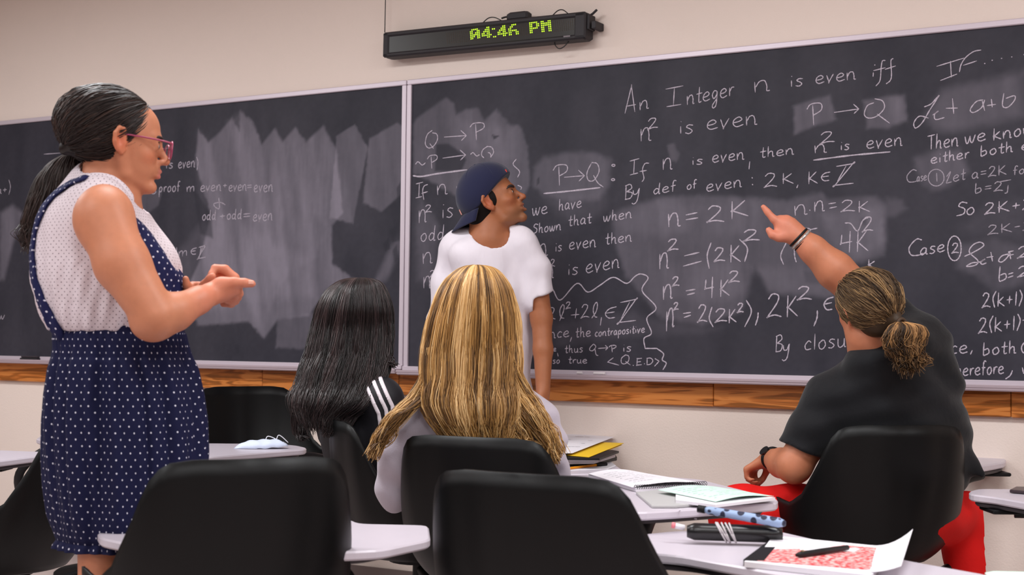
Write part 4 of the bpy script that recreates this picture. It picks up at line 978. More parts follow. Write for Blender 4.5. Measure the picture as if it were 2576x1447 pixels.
A0, A1 = onz(2003, 1397, z + .019), onz(2132, 1378, z + .020)
mb = MB(); mb.tube([A0, A0 * .93 + A1 * .07, A0 * .5 + A1 * .5, A1], [.003, .0062, .0066, .0055], 12); mb.build('barrel', M_black, pe, smooth=True)
mb = MB(); mb.tube([A0 * .9 + A1 * .1 + np.array([0, 0, .006]), A0 * .87 + A1 * .13 + np.array([0, 0, .0062])], .0028, 8); mb.build('ring', M_rivet, pe)
ph = flat_poly('mobile_phone', [(2540, 1232), (2556, 1224), (2640, 1226), (2640, 1240)], .662, .009, mat('phone', lin((52, 38, 44)), .3), None, .002); tag(ph, 'dark mobile phone on the tablet at the right edge of the photo', 'phone')
mg = flat_poly('mint_paper', [(2478, 1441), (2500, 1437), (2620, 1440), (2640, 1470), (2500, 1466)], .641, .003, M_mint); tag(mg, 'corner of a mint green paper at the bottom right of the photo', 'paper')
# ------------------------------------------------------------------ figures: smooth signed-distance modelling, meshed on a grid
def axis_of(segs):
    """segs: [(start, end, step), ...] -> one increasing coordinate array"""
    out = []
    for a, b, s in segs: out.append(np.arange(a, b, s))
    out.append(np.array([segs[-1][1]])); return np.unique(np.concatenate(out)).astype(np.float32)
class Field:
    def __init__(s, xs, ys, zs):
        s.ax = [np.asarray(a, np.float32) for a in (xs, ys, zs)]
        s.v = np.full([len(a) for a in s.ax], .5, np.float32); s.rs = 1.0
    def copy(s):
        f = Field(*s.ax); f.v = s.v.copy(); return f
    def block(s, lo, hi):
        sl = []
        for a, l, h in zip(s.ax, lo, hi):
            i0 = max(int(np.searchsorted(a, l)) - 1, 0); i1 = min(int(np.searchsorted(a, h)) + 1, len(a))
            sl.append(slice(i0, max(i1, i0)))
        X, Y, Z = s.ax[0][sl[0]][:, None, None], s.ax[1][sl[1]][None, :, None], s.ax[2][sl[2]][None, None, :]
        return tuple(sl), X, Y, Z
    def comb(s, lo, hi, fn, k, mode):
        p = .03 + k; sl, X, Y, Z = s.block(np.asarray(lo) - p, np.asarray(hi) + p)
        if min(x.stop - x.start for x in sl) <= 0: return s
        d = fn(X, Y, Z).astype(np.float32); v = s.v[sl]
        if mode == 'add':
            if k > 0:
                h = np.clip(.5 + .5 * (v - d) / k, 0, 1); r = v * (1 - h) + d * h - k * h * (1 - h)
            else: r = np.minimum(v, d)
        elif mode == 'sub':
            if k > 0:
                h = np.clip(.5 - .5 * (v + d) / k, 0, 1); r = v * (1 - h) - d * h + k * h * (1 - h)
            else: r = np.maximum(v, -d)
        s.v[sl] = r; return s
    # tapered capsule; flat=(normal, factor>1) squeezes the section along the normal
    def cone(s, a, b, ra, rb, k=.02, mode='add', flat=None):
        a = np.asarray(a, float); b = np.asarray(b, float); ra = ra * s.rs; rb = rb * s.rs; R = max(ra, rb)
        ab = b - a; L2 = float(ab @ ab) + 1e-12
        def fn(X, Y, Z):
            t = np.clip(((X - a[0]) * ab[0] + (Y - a[1]) * ab[1] + (Z - a[2]) * ab[2]) / L2, 0, 1)
            dx, dy, dz = X - a[0] - t * ab[0], Y - a[1] - t * ab[1], Z - a[2] - t * ab[2]
            if flat is None: q = np.sqrt(dx * dx + dy * dy + dz * dz)
            else:
                n, f = np.asarray(flat[0], float), flat[1]; n = n / np.linalg.norm(n)
                c = dx * n[0] + dy * n[1] + dz * n[2]
                q = np.sqrt(np.maximum(dx * dx + dy * dy + dz * dz - c * c, 0) + (c * f) ** 2)
            return q - (ra + (rb - ra) * t)
        return s.comb(np.minimum(a, b) - R, np.maximum(a, b) + R, fn, k, mode)
    def chain(s, pts, rs, k=.015, mode='add', flat=None, kj=None):
        for i in range(len(pts) - 1): s.cone(pts[i], pts[i + 1], rs[i], rs[i + 1], k if i == 0 else (kj if kj is not None else .004), mode, flat)
        return s
    def ell(s, c, r, M=None, k=.02, mode='add'):
        """M: 3x3, rows are the local axes"""
        c = np.asarray(c, float); r = np.asarray(r, float) * s.rs; M = np.eye(3) if M is None else np.asarray(M, float); R = r.max()
        def fn(X, Y, Z):
            dx, dy, dz = X - c[0], Y - c[1], Z - c[2]; a = 0; b = 0
            for i in range(3):
                u = (dx * M[i, 0] + dy * M[i, 1] + dz * M[i, 2]) / r[i]; a = a + u * u; b = b + (u / r[i]) ** 2
            a = np.sqrt(a); b = np.sqrt(b) + 1e-9
            return a * (a - 1) / b
        return s.comb(c - R, c + R, fn, k, mode)
    def band(s, pts, rs, ylo, yhi):
        """a band of given half widths along a polyline seen from the side, running through the depth range ylo..yhi"""
        for i in range(len(pts) - 1):
            a, b = np.asarray(pts[i], float), np.asarray(pts[i + 1], float); ra, rb = rs[i], rs[i + 1]; R = max(ra, rb)
            ab = np.array([b[0] - a[0], b[2] - a[2]]); L2 = float(ab @ ab) + 1e-12
            def fn(X, Y, Z):
                t = np.clip(((X - a[0]) * ab[0] + (Z - a[2]) * ab[1]) / L2, 0, 1)
                d = np.sqrt((X - a[0] - t * ab[0]) ** 2 + (Z - a[2] - t * ab[1]) ** 2) - (ra + (rb - ra) * t)
                return np.maximum(d, np.maximum(ylo - Y, Y - yhi))
            lo = np.minimum(a, b) - R; hi = np.maximum(a, b) + R; lo[1] = ylo; hi[1] = yhi
            s.comb(lo, hi, fn, 0, 'add')
        return s
    def plane(s, p, n, k=0.0):
        """keeps the side the normal points away from"""
        p = np.asarray(p, float); n = np.asarray(n, float); n = n / np.linalg.norm(n)
        X, Y, Z = s.ax[0][:, None, None], s.ax[1][None, :, None], s.ax[2][None, None, :]
        d = ((X - p[0]) * n[0] + (Y - p[1]) * n[1] + (Z - p[2]) * n[2]).astype(np.float32)
        if k > 0:
            h = np.clip(.5 - .5 * (s.v - d) / k, 0, 1); s.v = s.v * (1 - h) + d * h + k * h * (1 - h)
        else: s.v = np.maximum(s.v, d)
        return s
    def mesh(s, smooth=1):
        return surface_nets(s.v, s.ax, smooth)

def surface_nets(v, ax, smooth=1):
    ins = v < 0
    nx, ny, nz = v.shape
    c8 = [ins[i:nx - 1 + i, j:ny - 1 + j, k:nz - 1 + k] for i in (0, 1) for j in (0, 1) for k in (0, 1)]
    cnt = sum(c.astype(np.int8) for c in c8); act = (cnt > 0) & (cnt < 8)
    I, J, K = np.nonzero(act); idx = -np.ones(act.shape, np.int32); idx[I, J, K] = np.arange(len(I))
    P = np.zeros((len(I), 3)); N = np.zeros(len(I))
    for axn in range(3):
        o = [a for a in range(3) if a != axn]
        for p in (0, 1):
            for q in (0, 1):
                d0 = [0, 0, 0]; d0[o[0]] = p; d0[o[1]] = q; d1 = list(d0); d1[axn] = 1
                A = (I + d0[0], J + d0[1], K + d0[2]); B = (I + d1[0], J + d1[1], K + d1[2])
                va, vb = v[A], v[B]; m_ = (va < 0) != (vb < 0); t = np.where(m_, va / (va - vb + 1e-20), 0)
                for d in range(3):
                    ca, cb = ax[d][A[d]], ax[d][B[d]]; P[:, d] += np.where(m_, ca + (cb - ca) * t, 0)
                N += m_
    P /= N[:, None]
    F = []
    for axn in range(3):
        o = [a for a in range(3) if a != axn]
        sl0 = [slice(None)] * 3; sl1 = [slice(None)] * 3; sl0[axn] = slice(0, -1); sl1[axn] = slice(1, None)
        e = ins[tuple(sl0)] != ins[tuple(sl1)]; up = ins[tuple(sl0)]
        X = list(np.nonzero(e)); u = up[e]
        ok = (X[o[0]] > 0) & (X[o[1]] > 0) & (X[o[0]] < v.shape[o[0]] - 1) & (X[o[1]] < v.shape[o[1]] - 1)
        X = [x[ok] for x in X]; u = u[ok]
        def g(a, b):
            Y = list(X); Y[o[0]] = Y[o[0]] - a; Y[o[1]] = Y[o[1]] - b; return idx[tuple(Y)]
        q = np.stack([g(1, 1), g(0, 1), g(0, 0), g(1, 0)], 1)
        flip = u if axn != 1 else ~u
        q[~flip] = q[~flip][:, ::-1]; F.append(q)
    F = np.concatenate(F); F = F[(F >= 0).all(1)]
    for _ in range(smooth):
        S = np.zeros_like(P); C = np.zeros(len(P))
        for a, b in ((0, 1), (1, 2), (2, 3), (3, 0)):
            for x, y in ((a, b), (b, a)):
                for d in range(3): S[:, d] += np.bincount(F[:, x], P[F[:, y], d], len(P))
                C += np.bincount(F[:, x], minlength=len(P))
        P = P * .4 + .6 * S / np.maximum(C, 1)[:, None]
    return P, F

def frame_of(az, pitch=0.0, roll=0.0):
    """rows: right, forward, up. az: azimuth of forward; pitch up positive; roll: tilts the crown to the right"""
    a, p, r = map(math.radians, (az, pitch, roll))
    f = np.array([math.cos(a), math.sin(a), 0]); rt = np.array([f[1], -f[0], 0]); u = np.array([0, 0, 1.0])
    f2 = f * math.cos(p) + u * math.sin(p); u2 = -f * math.sin(p) + u * math.cos(p)
    u3 = u2 * math.cos(r) + rt * math.sin(r); r3 = rt * math.cos(r) - u2 * math.sin(r)
    return np.stack([r3, f2, u3])
class Head:
    def __init__(s, c, az, pitch=0, roll=0, sc=1.0): s.c = np.asarray(c, float); s.M = frame_of(az, pitch, roll); s.s = sc
    def p(s, x, y, z): return s.c + s.s * (np.array([x, y, z]) @ s.M)
    def loc(s, P): return ((np.asarray(P) - s.c) @ s.M.T) / s.s
    def sculpt(s, F, jaw=1.0, smile=0.0, nose=1.0, male=False, ear=True, chin=0.0, full=0.0):
        M, S = s.M, s.s
        E = lambda c, r, k, mode='add', R=None: F.ell(s.p(*c), np.array(r) * S, M if R is None else R @ M, k * S, mode)
        K = lambda a, b, ra, rb, k, mode='add': F.cone(s.p(*a), s.p(*b), ra * S, rb * S, k * S, mode)
        E((0, -.018, .032), (.074, .094, .083), .01)
        E((0, .028, .038), (.062, .062, .062), .03)
        E((0, .032, -.015), (.060, .056, .062), .03)
        E((0, .036, -.056), (.053 * jaw, .053, .048), .022)
        for x in (-1, 1):
            K((x * .053, -.002, -.030), (x * .041 * jaw, .016, -.076), .013, .012, .012)        # jaw angle
            K((x * .041 * jaw, .016, -.076), (x * .010, .072, -.096), .012, .013, .012)
            E((x * .039, .056, -.024 + .004 * smile), (.019 + .006 * smile, .020 + .005 * smile, .017 + .002 * smile), .015)   # cheek
            K((x * .010, .088, .022), (x * .044, .070, .022), .0075 + (.002 if male else 0), .007, .016)      # brow ridge
            E((x * .032, .099, .003), (.017, .017, .0125), .012, 'sub')
            E((x * .031, .0775, .002), (.0145, .0130, .0120), .004)                 # eyeball and lids
            K((x * .018, .0865, .0095), (x * .042, .0795, .0085), .0036, .0032, .004)      # upper lid
            K((x * .019, .0855, -.0065), (x * .041, .079, -.006), .0028, .0026, .005)
        E((0, .084 - (.004 if male else 0), -.095 - chin), (.020, .0145, .0150), .012)       # chin
        # nose
        K((0, .086, .014), (0, .1105, -.024), .0078, .0095, .012)
        E((0, .1125 * nose, -.028), (.0115, .0105, .0095), .008)
        for x in (-1, 1): E((x * .0125, .100, -.0325), (.0072, .0095, .0065), .007)
        for x in (-1, 1): E((x * .0065, .104, -.0395), (.0034, .0050, .0030), .003, 'sub')
        # muzzle, lips
        E((0, .080, -.054), (.028, .022, .020), .011)
        w = .023 + .005 * smile
        K((-w * .8, .0925 - .004 * smile, -.0555 + .003 * smile), (0, .1005, -.0545), .0035, .0052, .005); K((w * .8, .0925 - .004 * smile, -.0555 + .003 * smile), (0, .1005, -.0545), .0035, .0052, .005)
        lo = -.0665 - .0065 * smile
        K((-w * .72, .0905, lo + .006 * smile), (0, .0985, lo), .0035, .0058, .005); K((w * .72, .0905, lo + .006 * smile), (0, .0985, lo), .0035, .0058, .005)
        K((-w, .092, -.0605 + .002 * smile), (0, .1055, -.0605), .0013 + .0016 * smile, .0017 + .0052 * smile, .002, 'sub'); K((w, .092, -.0605 + .002 * smile), (0, .1055, -.0605), .0013 + .0016 * smile, .0017 + .0052 * smile, .002, 'sub')
        if full: E((0, .022, -.086), (.038, .044, .026 * full), .014)
        if ear:
            for x in (-1, 1):
                rim = [(x * .071, .006, .012), (x * .080, .000, .026), (x * .089, -.014, .027), (x * .092, -.023, .012), (x * .088, -.020, -.006), (x * .079, -.010, -.024), (x * .073, -.002, -.030), (x * .071, .004, -.022)]
                for i in range(len(rim) - 1): K(rim[i], rim[i + 1], .0047, .0047 if i < 5 else .0058, .004)
                E((x * .077, -.009, .001), (.0085, .0190, .0275), .006, 'add', np.array([[math.cos(.35), x * math.sin(.35) * 1.0, 0], [-x * math.sin(.35), math.cos(.35), 0], [0, 0, 1]]))
                E((x * .0875, -.007, .000), (.0080, .0090, .0150), .004, 'sub')
                K((x * .075, .006, -.004), (x * .076, .004, -.012), .0035, .003, .003)

def hand(F, wrist, palm_dir, palm_normal, length, curls, thumb, S=1.0, spread=.0, k=.006, mir=1):
    """wrist: point; palm_dir: towards the fingers; palm_normal: out of the palm; curls: per finger (c1,c2,c3) degrees (index..little);
    thumb: three direction weights lists; mir=1 right hand (thumb on the -side axis)"""
    d = np.asarray(palm_dir, float); d /= np.linalg.norm(d); n = np.asarray(palm_normal, float); n -= d * (n @ d); n /= np.linalg.norm(n)
    side = np.cross(d, n) * mir      # towards the thumb side
    w = np.asarray(wrist, float); L = length
    pl = .50 * L
    F.cone(w, w + d * pl * .35, .026 * S, .028 * S, .015, flat=(n, 1.35))
    offs = (.030, .011, -.010, -.029); lens = (.40, .44, .41, .32)
    for i, (o, fl) in enumerate(zip(offs, lens)):
        base = w + d * (pl * (1 - .06 * abs(i - 1))) + side * o * S
        F.cone(w + d * pl * .25 + side * o * S * .55, base, .015 * S, .0125 * S, .012)
        a = 0; p = base; dr0 = d + side * spread * (1.5 - i) * .5; dr0 /= np.linalg.norm(dr0)
        seg = [fl * L * x for x in (.46, .30, .24)]; rr = [.0098, .0088, .0080, .0066]
        for j in range(3):
            a += math.radians(curls[i][j]); dr = dr0 * math.cos(a) + n * math.sin(a)
            q = p + dr * seg[j]; F.cone(p, q, rr[j] * S, rr[j + 1] * S, .003 if j else .006); p = q
    tb = w + d * pl * .22 + side * .024 * S
    p = tb; rr = [.0145, .0125, .0108, .0085]; seg = [.24 * L, .19 * L, .15 * L]
    for j, t in enumerate(thumb):
        dr = d * t[0] + side * t[1] + n * t[2]; dr /= np.linalg.norm(dr); q = p + dr * seg[j]
        F.cone(p, q, rr[j] * S, rr[j + 1] * S, .008 if j == 0 else .003); p = q
    return p

def skin_mat(name, c, rough=.5, sss=.12):
    return mat(name, c, rough, spec=.4, sss=sss, attr=True, noise=(60, .05), bump=(420, .12, .0006))
def strands(name, paths, radius, cols, material, parent, seg=3):
    """paths (N,T,3), radius scalar or (T,), cols (N,3): one mesh of fine locks"""
    P = np.asarray(paths, np.float32); N, T, _ = P.shape
    tan = np.gradient(P, axis=1); tan /= np.linalg.norm(tan, axis=2, keepdims=True) + 1e-9
    ref = np.array([.3, -.9, .31], np.float32); A = np.cross(tan, ref); A /= np.linalg.norm(A, axis=2, keepdims=True) + 1e-9; B = np.cross(tan, A)
    r = np.broadcast_to(np.asarray(radius, np.float32), (T,))[None, :, None]
    if np.ndim(radius) == 2: r = np.asarray(radius, np.float32)[:, :, None]
    V = np.stack([P + r * (math.cos(2 * PI * k / seg) * A + math.sin(2 * PI * k / seg) * B) for k in range(seg)], 2)   # N,T,seg,3
    I = np.arange(N * T * seg).reshape(N, T, seg); F = []
    for k in range(seg):
        j = (k + 1) % seg; F.append(np.stack([I[:, :-1, k], I[:, :-1, j], I[:, 1:, j], I[:, 1:, k]], -1).reshape(-1, 4))
    C = np.repeat(np.asarray(cols, np.float32), T * seg, axis=0) if len(cols) == N else np.repeat(np.asarray(cols, np.float32).reshape(N * T, 3), seg, axis=0)
    return mesh_np(name, V.reshape(-1, 3), np.concatenate(F), material, parent, colr=C)
def hair_mat(name, c, rough=.38, spec=.6):
    m = mat(name, c, rough, spec=spec, attr=True)
    b = m.node_tree.nodes['Principled BSDF']; b.inputs['Anisotropic'].default_value = .6
    return m
def smooth_noise1(n, T, amp, seed, freq=3):
    r = np.random.default_rng(seed); k = r.normal(size=(n, freq + 2, 3)); x = np.linspace(0, freq + .999, T); i = x.astype(int); f = smooth01(x - i)[None, :, None]
    return amp * (k[:, i] * (1 - f) + k[:, np.minimum(i + 1, freq + 1)] * f)
def loft_strands(secs, n, T, phis, seed, rho=(.90, 1.03), wav=.006, clump=24, Zs=None):
    """secs: list of (centre, side vector, depth vector): rings of an elliptical loft from the crown down; strands run along it"""
    r = np.random.default_rng(seed); S = len(secs)
    C = np.array([s[0] for s in secs]); U = np.array([s[1] for s in secs]); W = np.array([s[2] for s in secs])
    t = np.linspace(0, S - 1, T); 
    def interp(A):
        Q = np.array([spline(A, 8)])[0]; m_ = len(Q); return np.stack([np.interp(np.linspace(0, m_ - 1, T), np.arange(m_), Q[:, d]) for d in range(3)], 1)
    C, U, W = interp(C), interp(U), interp(W)
    phi = r.uniform(phis[0], phis[1], n); cl = np.round((phi - phis[0]) / (phis[1] - phis[0]) * clump) / clump * (phis[1] - phis[0]) + phis[0]
    g = np.linspace(0, 1, T) ** 1.6
    ph = phi[:, None] * (1 - .55 * g) + cl[:, None] * .55 * g + r.normal(size=(n, 1)) * .01
    rh = r.uniform(rho[0], rho[1], n)[:, None] * np.ones((1, T))
    P = C[None] + U[None] * (np.cos(ph) * rh)[..., None] + W[None] * (np.sin(ph) * rh)[..., None]
    k = r.integers(0, clump, n); loft_strands.phi = phi; P = P + smooth_noise1(clump, T, wav, seed + 1, 5)[k] * g[None, :, None] + smooth_noise1(n, T, wav * .5, seed + 2, 4) * g[None, :, None]
    return P
def loft_mesh(name, secs, material, parent, color, nphi=40, T=40, sc=.93):
    C = np.array([s[0] for s in secs]); U = np.array([s[1] for s in secs]) * sc; W = np.array([s[2] for s in secs]) * sc
    def interp(A):
        Q = spline(A, 8); m_ = len(Q); return np.stack([np.interp(np.linspace(0, m_ - 1, T), np.arange(m_), Q[:, d]) for d in range(3)], 1)
    C, U, W = interp(C), interp(U), interp(W)
    a = np.linspace(0, 2 * PI, nphi, endpoint=False)
    V = C[:, None] + U[:, None] * np.cos(a)[None, :, None] + W[:, None] * np.sin(a)[None, :, None]
    I = np.arange(T * nphi).reshape(T, nphi); J = np.roll(I, -1, 1)
    F = np.stack([I[:-1], J[:-1], J[1:], I[1:]], -1).reshape(-1, 4)
    # close the lower end
    V = V.reshape(-1, 3); last = I[-1]; c = len(V); V = np.vstack([V, V[last].mean(0)])
    cap = np.array([[last[i], last[(i + 1) % nphi], c, c] for i in range(nphi)])
    me_f = np.vstack([F, cap[:, :4]])
    bmv = [tuple(map(float, v)) for v in V]; faces = [tuple(map(int, f)) for f in F] + [(int(q[0]), int(q[1]), int(c)) for q in cap]
    me = bpy.data.meshes.new(name); me.from_pydata(bmv, [], faces); me.update(); me.polygons.foreach_set('use_smooth', [True] * len(me.polygons))
    ca = me.color_attributes.new('Col', 'FLOAT_COLOR', 'POINT'); ca.data.foreach_set('color', np.tile(np.array(list(color) + [1.0], np.float32), len(V)))
    me.materials.append(material); o = bpy.data.objects.new(name, me); col.objects.link(o); o.parent = parent; o.matrix_parent_inverse = world_matrix(parent).inverted(); return o
def ell_strands(H, c, r, starts, tie, T=16, lift=1.02, seed=1, jit=.003, sag=0.0):
    """locks combed over the ellipsoid (centre c, radii r in the head frame) from start directions to the tie direction"""
    rg = np.random.default_rng(seed); c = np.array(c); r = np.array(r); out = []
    tie = (np.array(tie) - c) / r; tie /= np.linalg.norm(tie)
    S = (np.array(starts) - c) / r; S /= np.linalg.norm(S, axis=1)[:, None]
    t = np.linspace(0, 1, T)
    for q in S:
        om = math.acos(np.clip(q @ tie, -.999, .999)); w = (np.sin((1 - t) * om)[:, None] * q + np.sin(t * om)[:, None] * tie) / math.sin(om)
        w /= np.linalg.norm(w, axis=1)[:, None]
        P = c + w * r * (lift + rg.uniform(-.012, .03))
        out.append(P)
    P = np.array(out); P += smooth_noise1(len(P), T, jit, seed + 3, 4) * np.sin(t * PI)[None, :, None]
    return H.c + H.s * (P @ H.M)
# ================================================================== the standing woman in the dotted dress
M_skin = skin_mat('skin', lin((214, 150, 116)))
def dot_mat(name, base, dot, scale, rad, rough=.8, bump=None):
    """staggered dots in UV space"""
    m = mat(name, base, rough, spec=.2, bump=bump or (160, .3, .002)); nt = m.node_tree; b = nt.nodes['Principled BSDF']
    uv = nt.nodes.new('ShaderNodeUVMap'); mp = nt.nodes.new('ShaderNodeMapping'); mp.inputs['Rotation'].default_value = (0, 0, PI / 4); mp.inputs['Scale'].default_value = (scale, scale, 1)
    fr = nt.nodes.new('ShaderNodeVectorMath'); fr.operation = 'FRACTION'; sb = nt.nodes.new('ShaderNodeVectorMath'); sb.operation = 'SUBTRACT'; sb.inputs[1].default_value = (.5, .5, 0)
    ln = nt.nodes.new('ShaderNodeVectorMath'); ln.operation = 'LENGTH'; lt = nt.nodes.new('ShaderNodeMapRange')
    lt.inputs['From Min'].default_value = rad * 1.15; lt.inputs['From Max'].default_value = rad * .85
    mx = nt.nodes.new('ShaderNodeMix'); mx.data_type = 'RGBA'
    nt.links.new(uv.outputs[0], mp.inputs[0]); nt.links.new(mp.outputs[0], fr.inputs[0]); nt.links.new(fr.outputs[0], sb.inputs[0]); nt.links.new(sb.outputs[0], ln.inputs[0])
    nt.links.new(ln.outputs['Value'], lt.inputs['Value']); nt.links.new(lt.outputs['Result'], mx.inputs['Factor'])
    mx.inputs['A'].default_value = tuple(base) + (1,); mx.inputs['B'].default_value = tuple(dot) + (1,)
    nt.links.new(mx.outputs['Result'], b.inputs['Base Color']); return m
M_blouse = dot_mat('blouse_cloth', lin((216, 203, 209)), lin((84, 58, 72)), 100, .125, bump=(34, .6, .006))
M_dress = dot_mat('dress_cloth', lin((20, 22, 56)), lin((224, 222, 236)), 48, .095)
M_dress2 = dot_mat('dress_cloth_bib', lin((28, 31, 72)), lin((224, 222, 236)), 56, .12)
M_iris = mat('eye_dark', lin((40, 26, 20)), .15); M_sclera = mat('eye_white', lin((188, 168, 158)), .2)
M_brow = mat('brow_hair', lin((44, 30, 26)), .7)

def skin_cols(P, base, H=None, lips=None, flush=(1.12, .86, .80), stubble=None, shade=None):
    C = np.tile(np.array(base, float), (len(P), 1))
    if H is not None:
        q = H.loc(P)
        def blob(c, r, colr, k):
            d = np.sqrt((((q - np.array(c)) / np.array(r)) ** 2).sum(1)); w = (k * np.clip(1.35 - d, 0, 1))[:, None]; C[:] = C * (1 - w) + np.array(colr) * w
        f = np.array(base) * np.array(flush)
        for x in (-1, 1):
            blob((x * .045, .066, -.028), (.022, .025, .018), f, .6); blob((x * .078, -.01, 0), (.016, .026, .035), f * np.array((1.05, .85, .8)), .8)
        blob((0, .112, -.028), (.014, .014, .012), f, .6)
        if lips is not None:
            blob((0, .100, -.0545), (.024, .009, .0055), lips, .9); blob((0, .098, -.0665), (.021, .009, .0065), lips, .9)
        if stubble is not None:
            blob((0, .05, -.080), (.062, .062, .030), stubble, .75); blob((0, .100, -.047), (.026, .012, .005), stubble, .6)
    return np.clip(C, 0, 1)

def eyes_brows(H, parent, male=False, brow=True, gaze=(0, 1, 0)):
    for x in (-1, 1):
        mb = MB(); c = H.p(x * .031, .0775, .002); r = .0132 * H.s
        M = H.M; V = []; F = []
        # visible eyeball cap
        P, Fq = [], []
        n1, n2 = 8, 14
        for i in range(n1 + 1):
            for j in range(n2):
                a = i / n1 * .86; b_ = 2 * PI * j / n2
                d = np.array([math.sin(a) * math.cos(b_) * 1.0, math.cos(a), math.sin(a) * math.sin(b_) * .62]); P.append(c + (r * d * np.array([1.02, 1.05, 1.0])) @ M)
        for i in range(n1):
            for j in range(n2): k = (j + 1) % n2; Fq.append((i * n2 + j, i * n2 + k, (i + 1) * n2 + k, (i + 1) * n2 + j))
        mb.add(P, Fq); e = mb.build('eye', M_sclera, parent, smooth=True)
        P, Fq = [], []
        for i in range(6):
            for j in range(n2):
                a = i / 5 * .60; b_ = 2 * PI * j / n2
                d = np.array([math.sin(a) * math.cos(b_), math.cos(a) + .012, math.sin(a) * math.sin(b_) * .8]); P.append(c + (r * 1.045 * d) @ M)
        for i in range(5):
            for j in range(n2): k = (j + 1) % n2; Fq.append((i * n2 + j, i * n2 + k, (i + 1) * n2 + k, (i + 1) * n2 + j))
        mb = MB(); mb.add(P, Fq); mb.build('iris', M_iris, e, smooth=True)
        mb = MB(); mb.tube([H.p(x * .017, .0895, .0105), H.p(x * .030, .0885, .0125), H.p(x * .044, .0800, .0090)], [.0012, .0017, .0010], 6); mb.build('eyelash', M_brow, parent, smooth=True)
        if brow:
            w = .0048 if male else .0030; mb = MB()
            pts = spline([H.p(x * .013, .0965, .0185), H.p(x * .028, .0935, .0235), H.p(x * .042, .0830, .0240), H.p(x * .052, .072, .0180)], 4)
            V, F = tube_np(pts, [w * (.7 + .5 * math.sin(PI * min(1, i / (len(pts) - 1) * 1.1))) for i in range(len(pts))], 8); mb.add(V, F); mb.build('eyebrow', M_brow, parent, smooth=True)

def torso_uv(P, c, R=.16):
    a = np.arctan2(P[:, 0] - c[0], -(P[:, 1] - c[1])); return np.stack([a * R, P[:, 2]], 1)

